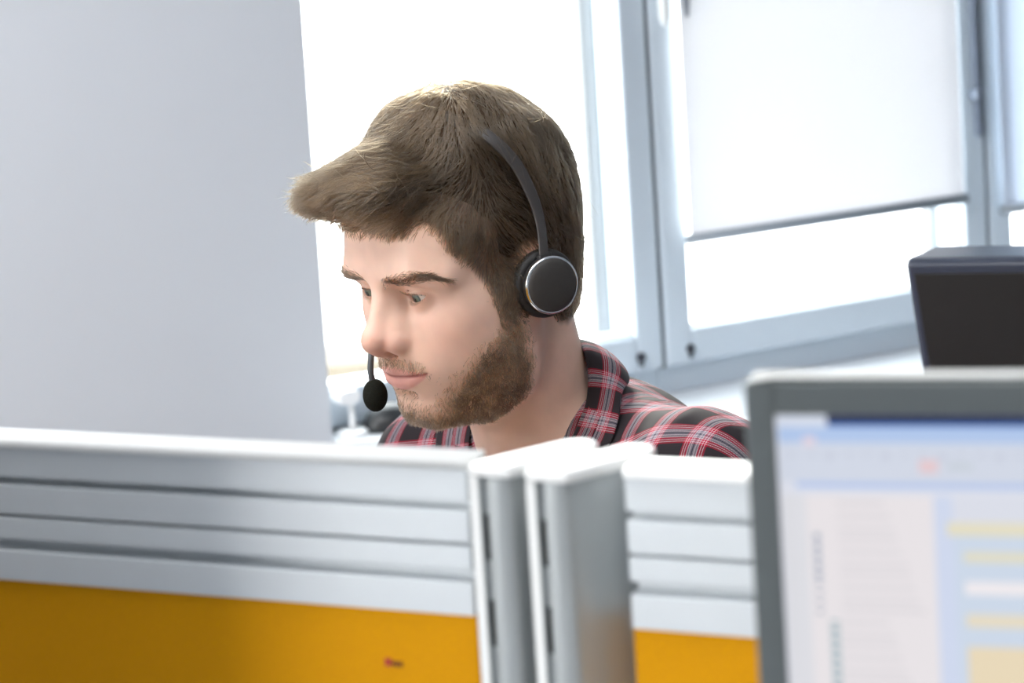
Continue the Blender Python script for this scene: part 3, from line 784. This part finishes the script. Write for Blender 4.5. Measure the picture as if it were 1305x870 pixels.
def blind_mat(name,col,tr):
    m=bpy.data.materials.new(name); m.use_nodes=True; nt=m.node_tree; nt.nodes.clear()
    o=nt.nodes.new('ShaderNodeOutputMaterial'); d=nt.nodes.new('ShaderNodeBsdfDiffuse'); t=nt.nodes.new('ShaderNodeBsdfTranslucent'); mx=nt.nodes.new('ShaderNodeMixShader')
    tc=nt.nodes.new('ShaderNodeTexCoord'); n=nt.nodes.new('ShaderNodeTexNoise'); n.inputs['Scale'].default_value=600; nt.links.new(tc.outputs['Object'],n.inputs['Vector'])
    c=nt.nodes.new('ShaderNodeMix'); c.data_type='RGBA'; c.inputs['A'].default_value=(*[x*.95 for x in col],1); c.inputs['B'].default_value=(*col,1); nt.links.new(n.outputs['Fac'],c.inputs['Factor'])
    nt.links.new(c.outputs['Result'],d.inputs['Color']); nt.links.new(c.outputs['Result'],t.inputs['Color']); mx.inputs[0].default_value=tr
    nt.links.new(d.outputs[0],mx.inputs[1]); nt.links.new(t.outputs[0],mx.inputs[2]); nt.links.new(mx.outputs[0],o.inputs[0]); return m
ZC_=2.75
ST,GB,FB,SL=ss(.5),zz(.941),zz(.893),zz(.857)
def struct(name,bm,m,parent=None,**k):
    o=bmobj(name,bm,m,parent,**k)
    if parent is None: o['kind']='structure'
    return o
# wall: below the windows, above them, and the piers
bm=bmesh.new(); box(bm,-5.4,5.2,-.28,-.02,0,SL-.03,WL); box(bm,-5.4,5.2,-.28,-.02,2.42,ZC_,WL); struct('wall_back',bm,M_WALL)
bm=bmesh.new(); box(bm,-5.4,PIER,-.28,.06,0,ZC_,WL); struct('wall_left',bm,M_WALL,bevel=.004)
# the sill, a deep board
bm=bmesh.new(); box(bm,PIER,5.2,-.03,SILLD,SL-.035,SL,WL); struct('trim_1',bm,M_SILL,bevel=.004)
bm=bmesh.new(); box(bm,PIER,LEDE,-.011,.10,SL-.001,LEDZ,WL); struct('trim_3',bm,M_SILL,bevel=.004)
tz=2.42
def leaf(name,s0,s1,left,hid=False):
    """one window: fixed frame, opening sash, gasket, glass"""
    e=empty(name,WL(s0,0,0)); e['kind']='structure'; off=Vector(e.location); t=ss(.043)
    bm=bmesh.new(); box(bm,s0,s1,-.09,-.012,SL,FB,WL,off); box(bm,s0,s1,-.09,-.012,tz-.05,tz,WL,off); bmobj('window_frame',bm,M_FRAME,e,bevel=.003)
    bm=bmesh.new()
    box(bm,s0+.004,s0+t,-.06,.012,FB+.003,tz-.055,WL,off); box(bm,s1-t,s1-.004,-.06,.012,FB+.003,tz-.055,WL,off)
    box(bm,s0+t,s1-t,-.06,.012,FB+.003,GB,WL,off); box(bm,s0+t,s1-t,-.06,.012,tz-.12,tz-.055,WL,off); bmobj('sash',bm,M_FRAME,e,bevel=.005,seg=3)
    bm=bmesh.new(); 
    for a,b,c,d in ((s0+t,s0+t+.004,GB,tz-.12),(s1-t-.004,s1-t,GB,tz-.12)): box(bm,a,b,-.045,-.005,c,d,WL,off)
    box(bm,s0+t,s1-t,-.045,-.004,GB,GB+.004,WL,off); bmobj('gasket',bm,M_RAIL,e)
    bm=bmesh.new(); box(bm,s0+t,s1-t,-.032,-.028,GB,tz-.12,WL,off); bmobj('glass_pane',bm,M_GLASS,e)
    return e,off
w1,o1=leaf('window_1',ss(-.62),ss(0),1)
w2,o2=leaf('window_2',ss(0),ss(.549),0)
w3,o3=leaf('window_3',ss(.549),ss(1.35),0)
bm=bmesh.new(); box(bm,ss(1.35),5.2,-.28,.0,0,ZC_,WL); o_=bmobj('trim_2',bm,M_WALL); o_['kind']='structure'
# the dark joints between the sashes
for s0,e,off in ((0,w2,o2),(ss(.549),w3,o3)):
    bm=bmesh.new(); box(bm,s0-.0045,s0+.0045,-.058,.004,FB+.002,tz-.05,WL,off); bmobj('joint_seal',bm,M_GASKET,e)
# hinge caps
for s0,e,off in ((ss(-.038),w1,o1),(ss(.038),w2,o2)):
    bm=bmesh.new(); lathe(bm,[(0,.0075),(.004,.0075),(.006,.006),(.0065,0)],WL(s0,.011,zz(.915))-off,NW,24); lathe(bm,[(0,.004),(.004,.004),(.005,0)],WL(s0,.011,zz(.906))-off,NW,16); bmobj('hinge_cap',bm,M_DARKC,e,smooth=True)
# lever handle on the left edge of window 2 and the small latch on its right edge
bm=bmesh.new(); tube(bm,[WL(ss(.0135),.035,z)-o2 for z in (zz(1.333),zz(1.345),zz(1.40),zz(1.45))],[.004,.0085,.009,.009],16); tube(bm,[WL(ss(.0135),y,zz(1.45))-o2 for y in (.012,.036)],.009,16)
bmobj('handle',bm,mat('white lever',(.85,.87,.86),rough=.3),w2,smooth=True)
bm=bmesh.new(); box(bm,ss(.529),ss(.537),.011,.022,zz(1.14),zz(1.45),WL,o2); box(bm,ss(.522),ss(.534),.011,.032,zz(1.192),zz(1.206),WL,o2); bmobj('latch',bm,mat('blue grey latch',(.16,.19,.25),rough=.4),w2,bevel=.002)
M_ORAIL=mat('outdoor guide rail',(.27,.27,.275),rough=.5)
# guide rails outside the panes
for nm,a,b,e,off in (('rail',R1A,R1B,w1,o1),('rail',R2A,R2B,w2,o2)):
    bm=bmesh.new(); box(bm,a,b,-.11,-.085,SL,tz,WL,off); bmobj('guide_rail',bm,M_ORAIL,e,bevel=.004)
    bm=bmesh.new(); box(bm,b-.004,b+.006,-.10,-.083,SL,tz,WL,off); bmobj('rail_seal',bm,mat('blue seal',(.12,.15,.18),rough=.5),e)
# roller blinds
def blind(s0,s1,z0,m,label,cord,grp=None):
    e=empty('roller_blind',WL(s0,.03,z0)); tag(e,label,'blind',grp); off=Vector(e.location)
    bm=bmesh.new(); box(bm,s0,s1,.0255,.027,z0,2.36,WL,off); bmobj('blind_fabric',bm,m,e)
    bm=bmesh.new(); extrude_profile(bm,rrect(.012,.016,.005,4,.026,z0-.002),s0-.006,s1+.006,WL,off); bmobj('bottom_bar',bm,M_BAR,e,smooth=True)
    bm=bmesh.new(); extrude_profile(bm,rrect(.05,.05,.024,6,.04,2.37),s0-.01,s1+.01,WL,off); bmobj('roller',bm,M_FRAME,e,smooth=True)
    if cord:
        bm=bmesh.new(); tube(bm,[WL(s0+.008,.036,z)-off for z in (zz(1.343),zz(1.36),2.3)],[.003,.0055,.0055],10); bmobj('pull_cord',bm,mat('grey cord',(.22,.24,.28),rough=.6),e,smooth=True)
M_BAR=mat('blind bar',(.30,.34,.38),rough=.45,metal=.2)
blind(ss(.058)-.021,ss(.512)-.02,zz(1.060),blind_mat('white blind cloth',(.93,.93,.95),.21),'white roller blind lowered over most of the middle window, bright glass gap below it',True)
blind(ss(.592)-.03,ss(1.3),zz(1.035),blind_mat('bluish blind cloth',(.75,.80,.88),BL3),'pale bluish roller blind at the right photo edge, above the dark monitor',False)
# ---------------------------------------------------------------- things on the ledge by the left window
M_WHITE=mat('white enamel',(.88,.89,.90),rough=.3)
def at_wl(s,t,z): return WL(ss(s),t,z)
lp=empty('desk_lamp',WL(LAMPS,.05,LEDZ)); tag(lp,'small white desk lamp with a flat rounded head, on the ledge left of the microphone','lamp'); off=Vector(lp.location)
bm=bmesh.new(); lathe(bm,[(0,0),(0,.022),(.005,.022),(.008,.019),(.009,0)],Vector((0,0,0)),(0,0,1),36); bmobj('lamp_base',bm,M_WHITE,lp,smooth=True)
bm=bmesh.new(); tube(bm,[(0,0,.008),(0,0,.03),(-.001,0,.052)],[.0055,.0045,.0045],14); bmobj('lamp_stem',bm,M_WHITE,lp,smooth=True)
bm=bmesh.new(); pr=rrect(.034,.021,.010,6); 
A1=[bm.verts.new(WL.a*(x-.0095)+WL.b*(-.012)+Vector((0,0,.058+y))) for x,y in pr]; B1=[bm.verts.new(WL.a*(x-.0095)+WL.b*.018+Vector((0,0,.058+y))) for x,y in pr]
bm.faces.new(A1[::-1]); bm.faces.new(B1)
for i in range(len(pr)): bm.faces.new((A1[i],A1[(i+1)%len(pr)],B1[(i+1)%len(pr)],B1[i]))
bmobj('lamp_head',bm,M_WHITE,lp,bevel=.003)
mo=bmesh.new(); bmesh.ops.create_uvsphere(mo,u_segments=40,v_segments=24,radius=1)
for v in mo.verts:
    x,y,z=v.co; z=max(z,-.25); v.co=WL.a*(x*.042)+WL.b*(y*.03)+Vector((0,0,.0075+z*.03))
mo_=bmobj('computer_mouse',mo,mat('black mouse shell',(.016,.018,.02),rough=.35),smooth=True); mo_.location=WL(MOUSES,.05,LEDZ)
tag(mo_,'dark rounded computer mouse on the ledge, just behind the chin','mouse')
# ---------------------------------------------------------------- dark monitor by the window
M_MONB=mat('dark monitor casing',(.014,.0125,.012),rough=.5,spec=.4,noise=.15,nscale=60)
M_MONT=mat('slate monitor rim',(.045,.052,.075),rough=.25)
MBF=Frame(MB_O,MB_A,MB_B)
mb=empty('monitor',MBF(0,0,0)); mb.location.z=0.73; tag(mb,'large dark monitor seen from behind, beside the window at the right','monitor'); off=Vector((MB_O[0],MB_O[1],.73))
def quadloft(bm,secs,off):
    rr=[[bm.verts.new(MBF(x,y,z)-off) for x,y,z in s] for s in secs]; n=len(rr[0])
    for A_,B_ in zip(rr[:-1],rr[1:]):
        for k in range(n): bm.faces.new((A_[k],A_[(k+1)%n],B_[(k+1)%n],B_[k]))
    bm.faces.new(rr[0][::-1]); bm.faces.new(rr[-1])
ztp=MB_Z; zb=ztp-.34; W_=.47
def sec(y,ix,it,ib,tp): return [(ix+tp,y,zb+ib),(W_-ix-tp,y,zb+ib),(W_-ix,y,ztp-it),(ix,y,ztp-it)]
bm=bmesh.new(); quadloft(bm,[sec(0,0,0.004,0,.038),sec(.012,.0,.0,0,.038),sec(.10,.018,.001,.02,.05),sec(.115,.035,.012,.04,.05)],off); bmobj('casing',bm,M_MONT,mb,bevel=.006,seg=3,angle=25)
bm=bmesh.new(); quadloft(bm,[[(x,y-.0035 if True else y,z) for x,y,z in sec(.0,.010,.016,.01,.038)],[(x,y,z) for x,y,z in sec(.004,.009,.015,.01,.038)]],off); bmobj('back_panel',bm,M_MONB,mb,bevel=.001)
bm=bmesh.new(); box(bm,.19,.28,.02,.06,.755,zb+.1,MBF,off); bmobj('stand_neck',bm,M_MONB,mb,bevel=.006)
bm=bmesh.new(); prism(bm,rrect(.24,.18,.05,6,.235,.04),.73,.757,MBF,off); bmobj('stand_base',bm,M_MONB,mb,bevel=.004)
# the desk that carries it
dk=empty('desk',MBF(.2,.1,0)); tag(dk,'pale desk under the dark monitor by the window','desk'); off=Vector(dk.location)
bm=bmesh.new(); box(bm,-.16,.62,-.12,.24,.70,.73,MBF,off); bmobj('desktop',bm,M_SILL,dk,bevel=.004)
for x in (-.12,.58):
    for y in (-.08,.2):
        bm=bmesh.new(); box(bm,x-.02,x+.02,y-.02,y+.02,0,.70,MBF,off); bmobj('leg',bm,M_RAIL,dk,bevel=.003)
# ---------------------------------------------------------------- partitions
M_ALU=mat('brushed aluminium',ALUCOL,rough=.42,metal=.0,spec=.6,noise=.03,nscale=30)
M_ALUP=mat('satin post',(.46,.485,.485),rough=.35,metal=.35,noise=.03)
M_CAPW=mat('white cap',(.93,.93,.91),rough=.4)
M_SLOT=mat('black slot',(.012,.013,.014),rough=.8)
M_ORANGE=mat('orange fabric',ORANGE,rough=.9,spec=.15,noise=.07,nscale=400,bump=.35,bscale=1800)
PD=PDIR; PN=(PD[1],-PD[0],0)           # PN points to the camera
ZT=1.205
def partition(name,origin,s0,s1,label,tagged=False):
    fr=Frame(origin,PD,PN); e=empty(name,fr((s0+s1)/2,0,0)); tag(e,label,'partition',None); off=Vector(e.location)
    # the top rail with its three grooves (y towards the camera, z up)
    g1,g2,g3=1.1800,1.1590,1.1416
    y0=-.0005; pr=[(y0,ZT-.004),(y0,g1+.0025),(y0-.010,g1+.0025),(y0-.010,g1-.0022),(y0,g1-.0022),(y0,g2+.0011),(y0-.008,g2+.0011),(y0-.008,g2-.0011),(y0,g2-.0011),(y0,g3+.0034),(y0-.011,g3+.0034),(y0-.011,g3-.0034),(y0,g3-.0034),(y0,ORZ),(-.024,ORZ),(-.024,ZT-.004)]
    bm=bmesh.new(); extrude_profile(bm,pr,s0,s1-.0,fr,off); bmobj('top_rail',bm,M_ALU,e,bevel=.0007)
    bm=bmesh.new(); extrude_profile(bm,rrect(.0265,.006,.0025,4,-.0122,ZT-.002),s0,s1,fr,off); bmobj('top_cap',bm,M_CAPW,e,smooth=True)
    bm=bmesh.new(); box(bm,s0,s1,-.021,-.002,.16,ORZ+.002,fr,off); bmobj('fabric_panel',bm,M_ORANGE,e)
    bm=bmesh.new(); box(bm,s0,s1,-.024,0,.06,.16,fr,off); bmobj('base_rail',bm,M_ALU,e,bevel=.001)
    for x in (s0+.04,s1-.04):
        bm=bmesh.new(); lathe(bm,[(0,0),(0,.016),(.012,.016),(.02,.008),(.062,.008),(.062,0)],fr(x,-.012,0)-off,(0,0,1),20); bmobj('foot',bm,M_BLK,e,smooth=True)
    return e,fr,off
p1,f1,po1=partition('partition_screen',P1O,-1.15,0,'wide orange partition screen with ribbed aluminium top rail, at left in front of the person')
p2,f2,po2=partition('partition_screen',P2O,-.004,.22,'orange partition screen right of the metal posts, half hidden by the near monitor')
# small tag woven into the left panel
bm=bmesh.new(); box(bm,TAGX,TAGX+.0035,-.0025,-.0012,TAGZ-.002,TAGZ+.002,f1,po1); bmobj('woven_tag',bm,mat('red tag',(.45,.03,.04),rough=.8),p1)
bm=bmesh.new()
for k in range(3): box(bm,TAGX+.0045+k*.0022,TAGX+.006+k*.0022,-.0025,-.0013,TAGZ-.0022,TAGZ+.0008,f1,po1)
bmobj('tag_stitching',bm,mat('brown stitching',(.20,.06,.01),rough=.8),p1)
def post(origin,label,adir,ln):
    """end post: flat strip, slotted groove, rounded face; long axis runs back along adir"""
    fr=Frame(origin,PD,PN); e=empty('partition_post',fr(0,0,0)); tag(e,label,'post','end posts of the partitions'); off=Vector(e.location)
    ad=Vector((*adir,0)).normalized(); px=ad.dot(Vector(PD)); py=ad.dot(Vector(PN))
    w=.0255; bx,by=px*ln,py*ln
    pr=[(0,0),(.0052,.0),(.0056,-.003),(.0095,-.003),(.0100,.0005),(.0125,.0022),(.018,.0026),(.0225,.0016),(w,-.001),(w+bx*.97,by*.97),(w+bx-.006,by-.004),(bx+.006,by-.002),(bx*.9,by*.95)]
    bm=bmesh.new(); prism(bm,pr,.03,ZT-.006,fr,off); bmobj('post_body',bm,M_ALUP,e,bevel=.0006)
    bm=bmesh.new(); prism(bm,[(-.0004,.0006),(.0050,.0006),(.0050,-.001),(-.0004,-.001)],.03,ZT-.006,fr,off); bmobj('edge_strip',bm,M_CAPW,e,bevel=.0003)
    z=ZT-.052
    while z>.85:
        bm=bmesh.new(); box(bm,.0060,.0092,-.0034,-.0026,z,z+.025,fr,off); bmobj('slot',bm,M_SLOT,e); z-=.047
    # white cap: a slanted rounded plate
    N=10; c=[]
    def arc(cx,cy,r,a0,a1): return [(cx+r*math.cos(math.radians(a0+(a1-a0)*i/N)),cy+r*math.sin(math.radians(a0+(a1-a0)*i/N))) for i in range(N+1)]
    a_=math.degrees(math.atan2(py,px))
    wv=Vector((math.cos(math.radians(a_+90)),math.sin(math.radians(a_+90)))); hwid=abs(Vector((w,0)).dot(wv))/2+.001
    cx,cy=w/2,0
    pts=[]
    ctr0=(cx,cy); ctr1=(cx+px*(ln-.004),cy+py*(ln-.004))
    pts+=[(-.0012,.0015),(w-.002,.0036),(w+.0015,.001)]
    pts+=arc(ctr1[0],ctr1[1],hwid,a_+90 if False else a_+ (90 if wv.y>0 else -90),a_+(-90 if wv.y>0 else 90))
    bm=bmesh.new(); prism(bm,pts,ZT-.006,ZT+.0015,fr,off); bmobj('post_cap',bm,M_CAPW,e,bevel=.0022,seg=3)
    return e
post(Q1O,'slotted aluminium end post with white cap, joined to the left orange screen',ADIR,.062)
post(Q2O,'slotted aluminium end post with white cap, nearer the right orange screen',ADIR,.062)
# ---------------------------------------------------------------- near monitor
MA=(math.sin(math.radians(73)),-math.cos(math.radians(73)),0); MBk=(MA[1],-MA[0],0)
MF=Frame((.094,1.033,0),MA,(-MBk[0],-MBk[1],0))     # y runs away from the camera
nm=empty('monitor',MF(.2,.09,.72)); tag(nm,'grey-framed monitor in the right foreground, its lit screen showing a table','monitor'); off=Vector(nm.location)
M_BEZ=mat('grey monitor plastic',(.115,.13,.13),rough=.4,noise=.06,nscale=200)
M_BEZT=M_BEZ
MW,MT,MBt=.40,1.2865,.965
bm=bmesh.new(); b_=.0122
for a in ((0,b_,MBt,MT),(MW-b_,MW,MBt,MT),(b_,MW-b_,MT-.0142,MT),(b_,MW-b_,MBt,MBt+.02)): box(bm,a[0],a[1],0,.006,a[2],a[3],MF,off)
bmesh.ops.remove_doubles(bm,verts=bm.verts,dist=.0001); bmobj('bezel',bm,M_BEZ,nm,bevel=.0012,seg=2)
bm=bmesh.new(); box(bm,.0,MW,.006,.030,MBt,MT-.0004,MF,off); bmobj('shell',bm,mat('lighter grey shell',(.50,.50,.48),rough=.35),nm,bevel=.0012)  # shell behind the bezel, in a lighter grey on all sides
bm=bmesh.new(); box(bm,.02,MW-.02,.026,.055,MBt+.02,MT-.012,MF,off); box(bm,.09,MW-.09,.05,.075,MBt+.05,MT-.06,MF,off); bmobj('rear_housing',bm,M_BEZ,nm,bevel=.006)
bm=bmesh.new(); box(bm,.165,.235,.05,.083,.73,MBt+.12,MF,off); bmobj('stand_neck',bm,M_BEZ,nm,bevel=.005)
bm=bmesh.new(); prism(bm,rrect(.24,.16,.05,6,.2,.01),.72,.735,MF,off); bmobj('stand_base',bm,M_BEZ,nm,bevel=.004)
def screen():
    nx,ny=280,200; x0,x1=b_,MW-b_; z1,z0=MT-.0142,MBt+.02
    X_=np.linspace(x0,x1,nx+1); Zs=np.linspace(z1,z0,ny+1)
    px=982+(( X_[:-1]+X_[1:])/2-x0)/.1085*325; py=538+(z1-(Zs[:-1]+Zs[1:])/2)/.1165*332
    gx,gy=np.meshgrid(px,py,indexing='ij'); c=np.zeros((nx,ny,3)); c[:]=(.70,.72,.80)
    def r(a,b,t,d,col): c[(gx>=a)&(gx<b)&(gy>=t)&(gy<d)]=col
    r(900,3000,500,541,(.66,.68,.74)); r(1052,3000,500,550,(.003,.008,.06)); r(1052,3000,550,556,(.05,.16,.50))
    r(985,3000,556,577,(.42,.55,.80)); r(985,1052,541,552,(.62,.68,.80)); r(985,3000,575,625,(.62,.66,.76))
    for i,x in enumerate(range(1000,1500,24)): r(x,x+12,586,590+(i%3)*3,(.55,.58,.68))
    r(1165,1190,597,612,(.76,.56,.58)); r(1018,1034,568,580,(.72,.62,.70)); r(1205,1235,600,608,(.55,.60,.66))
    r(1005,3000,625,634,(.45,.55,.80))
    r(1018,1182,640,3000,(.78,.74,.76)); r(985,1018,640,3000,(.70,.70,.74)); r(1182,1208,640,3000,(.60,.66,.82))
    r(1208,3000,640,672,(.68,.70,.78)); r(1208,3000,672,3000,(.58,.66,.78))
    for y in range(690,1300,12): r(1026,1036,y,y+7,(.30,.36,.46)) if y<795 else r(1044,1056,y,y+7,(.30,.42,.46))
    for y in range(650,1300,15): r(1060,1120+((y*37)%50),y,y+4,(.66,.63,.66))
    for t,d,col in ((674,690,(.75,.70,.52)),(708,724,(.73,.69,.52)),(748,764,(.84,.80,.82)),(786,806,(.76,.68,.52)),(828,1000,(.78,.66,.46)),(1020,1040,(.76,.68,.52)),(1060,1080,(.8,.72,.44))): r(1212+(6 if t>700 else -12),1460,t,d,col)
    r(1480,3000,660,1300,(.66,.68,.76))
    Vv=[];Ff=[];cc=np.repeat(c.reshape(-1,3),4,0)
    A0=np.stack(np.meshgrid(np.arange(nx),np.arange(ny),indexing='ij'),-1).reshape(-1,2)
    o=np.array(MF(0,.0045,0)-off); a=np.array(MF.a)
    P=np.stack([np.stack([X_[A0[:,0]+i],Zs[A0[:,1]+j]],1) for i,j in ((0,0),(0,1),(1,1),(1,0))],1).reshape(-1,2)
    Vv=o+P[:,:1]*a; Vv[:,2]+=P[:,1]
    m=bpy.data.materials.new('lit screen'); m.use_nodes=True; nt=m.node_tree; b=nt.nodes['Principled BSDF']; at=nt.nodes.new('ShaderNodeAttribute'); at.attribute_name='pixel'
    b.inputs['Base Color'].default_value=(.02,.02,.02,1); b.inputs['Roughness'].default_value=.35; nt.links.new(at.outputs['Color'],b.inputs['Emission Color']); b.inputs['Emission Strength'].default_value=SCREENE
    fastmesh('screen',Vv,np.arange(len(Vv)).reshape(-1,4),m,nm,smooth=False,cattrs={'pixel':cc})
screen()
# desk under the near monitor
d2=empty('desk',MF(.2,-.1,0)); tag(d2,'pale desk under the grey-framed near monitor','desk'); off=Vector(d2.location)
bm=bmesh.new(); box(bm,-.12,.75,-.6,.10,.69,.72,MF,off); bmobj('desktop',bm,M_SILL,d2,bevel=.004)
for x in (-.08,.7):
    for y in (-.55,.05):
        bm=bmesh.new(); box(bm,x-.02,x+.02,y-.02,y+.02,0,.69,MF,off); bmobj('leg',bm,M_RAIL,d2,bevel=.003)
# ---------------------------------------------------------------- the man's chair and desk
M_SEAT=mat('charcoal seat cloth',(.03,.032,.035),rough=.9,noise=.2,nscale=200)
BFf=Vector((BR[0][0],BR[0][1],0)).normalized(); BFl=Vector((-BFf.y,BFf.x,0))
hipw=Vector(b2w([-30,0,-560])); CFm=Frame((hipw.x,hipw.y,0),BFf,BFl)
seatz=hipw.z-.15
ch=empty('office_chair',CFm(0,0,0)); tag(ch,'charcoal office chair under the person in the plaid shirt','chair'); off=Vector(ch.location)
bm=bmesh.new(); prism(bm,rrect(.48,.48,.1,6,.06,0),seatz-.07,seatz,CFm,off); bmobj('seat',bm,M_SEAT,ch,bevel=.02,seg=4)
bm=bmesh.new(); box(bm,-.26,-.20,-.2,.2,seatz+.06,seatz+.30,CFm,off); bmobj('backrest',bm,M_SEAT,ch,bevel=.025,seg=4)
bm=bmesh.new(); box(bm,-.24,-.0,-.025,.025,seatz-.10,seatz-.07,CFm,off); box(bm,-.27,-.24,-.025,.025,seatz-.10,seatz+.2,CFm,off); bmobj('back_bracket',bm,M_BLK,ch)
bm=bmesh.new(); lathe(bm,[(0,0),(0,.028),(.2,.028),(.2,.018),(seatz-.15,.018),(seatz-.15,0)],CFm(.03,0,.08)-off,(0,0,1),20); bmobj('upright',bm,M_BLK,ch,smooth=False)
for k in range(5):
    a=2*math.pi*k/5+math.pi/5; bm=bmesh.new(); tube(bm,[CFm(.03+.02*math.cos(a),.02*math.sin(a),.11)-off,CFm(.03+.27*math.cos(a),.27*math.sin(a),.075)-off],[.022,.014],10); bmesh.ops.create_uvsphere(bm,u_segments=14,v_segments=10,radius=.027,matrix=Matrix.Translation(CFm(.03+.27*math.cos(a),.27*math.sin(a),.0275)-off)); bmobj('leg',bm,M_BLK,ch,smooth=True)
handw=Vector(b2w([340,140,-252])); hz=handw.z-.03
d3=empty('desk',CFm(.55,0,0)); tag(d3,"pale desk in front of the person in the plaid shirt, behind the screens",'desk'); off=Vector(d3.location)
bm=bmesh.new(); box(bm,.37,.68,-.55,.24,hz-.03,hz,CFm,off); bmobj('desktop',bm,M_SILL,d3,bevel=.004)
for x in (.60,):
    for y in (-.5,.2):
        bm=bmesh.new(); box(bm,x-.02,x+.02,y-.02,y+.02,0,hz-.03,CFm,off); bmobj('leg',bm,M_RAIL,d3,bevel=.003)
bm=bmesh.new(); box(bm,.59,.61,-.48,.18,.25,hz-.03,CFm,off); bmobj('modesty_panel',bm,M_SILL,d3)
# ---------------------------------------------------------------- room shell
wy=lambda x: P0[1]+.57735*(x-P0[0])+.32
RP=[(-4.7,-5.1),(4.6,-5.1),(4.6,wy(4.6)),(-4.7,wy(-4.7))]
bm=bmesh.new(); prism(bm,RP,-.1,0); struct('floor',bm,mat('grey carpet',(.20,.21,.23),rough=.95,noise=.25,nscale=300,bump=.4,bscale=900))
bm=bmesh.new(); prism(bm,RP,ZC_,ZC_+.1); struct('ceiling',bm,M_WALL)
bm=bmesh.new(); y0,y1,z0,z1=LWIN
box(bm,-4.7,-4.5,-5,y0,0,ZC_); box(bm,-4.7,-4.5,y1,.85,0,ZC_); box(bm,-4.7,-4.5,y0,y1,0,z0); box(bm,-4.7,-4.5,y0,y1,z1,ZC_); struct('wall_side',bm,M_WALL)
bm=bmesh.new(); box(bm,*SHADEB); o_=bmobj('upright',bm,mat('grey shade block',(.22,.23,.25),rough=.8)); o_['kind']='structure'  # added unseen block, shades the left end of the left partition
bm=bmesh.new(); box(bm,4.5,4.6,-5,6.5,-.1,ZC_+.1); struct('wall_right',bm,M_WALL)
bm=bmesh.new(); box(bm,-4.5,4.5,-5.1,-5,-.1,ZC_+.1); struct('wall_front',bm,M_WALL)
WORLD=5.0; EXPO=1.0; FSTOP=6.8; SUNE=3.5; SUND=(.17,-1,-.42)
AREAS=[('ceiling_fill',(-1.3,1.5,2.70),(-1.3,1.5,0),1.2,.6,26),('ceiling_fill.001',(.2,.95,2.70),(.2,.95,0),1.2,.6,11),('ceiling_fill.002',(.0,-1.6,2.70),(0,-1.6,0),1.8,.6,3),  # added area lamps below the ceiling, lifting pier, face and post caps; no fixtures
 ('left_window_daylight',(-4.42,-.6,1.68),(0,1.7,1.1),1.0,1.4,43,(1,.98,.96)),('rear_fill_light',(-1.5,-4.9,1.7),(-.5,2,1.2),2.4,1.4,4,(.92,.96,1))]  # rear lamp is an added frontal fill; the wall behind has no window
# ---------------------------------------------------------------- light and camera
w=bpy.data.worlds.new('sky'); SC.world=w; w.use_nodes=True; bg=w.node_tree.nodes['Background']; bg.inputs['Color'].default_value=(.95,.98,1,1); bg.inputs['Strength'].default_value=WORLD
bm=bmesh.new(); box(bm,-60,60,5.5,90,-4.2,-4.0); struct('ground',bm,mat('pale paving',(.7,.7,.68),rough=.9,noise=.1,nscale=.5))
bm=bmesh.new(); box(bm,-2.6,-.95,20,21,-4,-2.25); struct('wall_outside',bm,mat('tan wall',(.12,.10,.075),rough=.9,noise=.3,nscale=2))
def area(name,loc,aim,sx,sy,power,col=(1,1,1),spread=180):
    l=bpy.data.lights.new(name,'AREA'); l.shape='RECTANGLE'; l.size=sx; l.size_y=sy; l.energy=power; l.color=col; l.spread=math.radians(spread)
    o=link(bpy.data.objects.new(name,l)); o.location=loc; o.rotation_euler=(Vector(aim)-Vector(loc)).to_track_quat('-Z','Y').to_euler(); return o
for a in AREAS: area(*a)
sun=bpy.data.lights.new('sun','SUN'); sun.energy=SUNE; sun.angle=math.radians(12); sun.color=(1,.95,.86); so_=link(bpy.data.objects.new('sun',sun)); so_.rotation_euler=Vector(SUND).to_track_quat('-Z','Y').to_euler()
cam=bpy.data.cameras.new('camera'); co=link(bpy.data.objects.new('camera',cam)); SC.camera=co
cam.sensor_width=36; cam.sensor_fit='HORIZONTAL'; cam.lens=F/1305*36; cam.shift_y=-(435-CY)/1305; cam.clip_start=.05
co.matrix_world=Matrix(((R[0],U[0],-FW[0],C[0]),(R[1],U[1],-FW[1],C[1]),(R[2],U[2],-FW[2],C[2]),(0,0,0,1)))
cam.dof.use_dof=True; cam.dof.focus_distance=1.97; cam.dof.aperture_fstop=FSTOP
vs=SC.view_settings; vs.view_transform='Standard'; vs.look='None'; vs.exposure=EXPO; vs.gamma=1; vs.use_curve_mapping=False
SC.cycles.max_bounces=10; SC.cycles.transparent_max_bounces=12
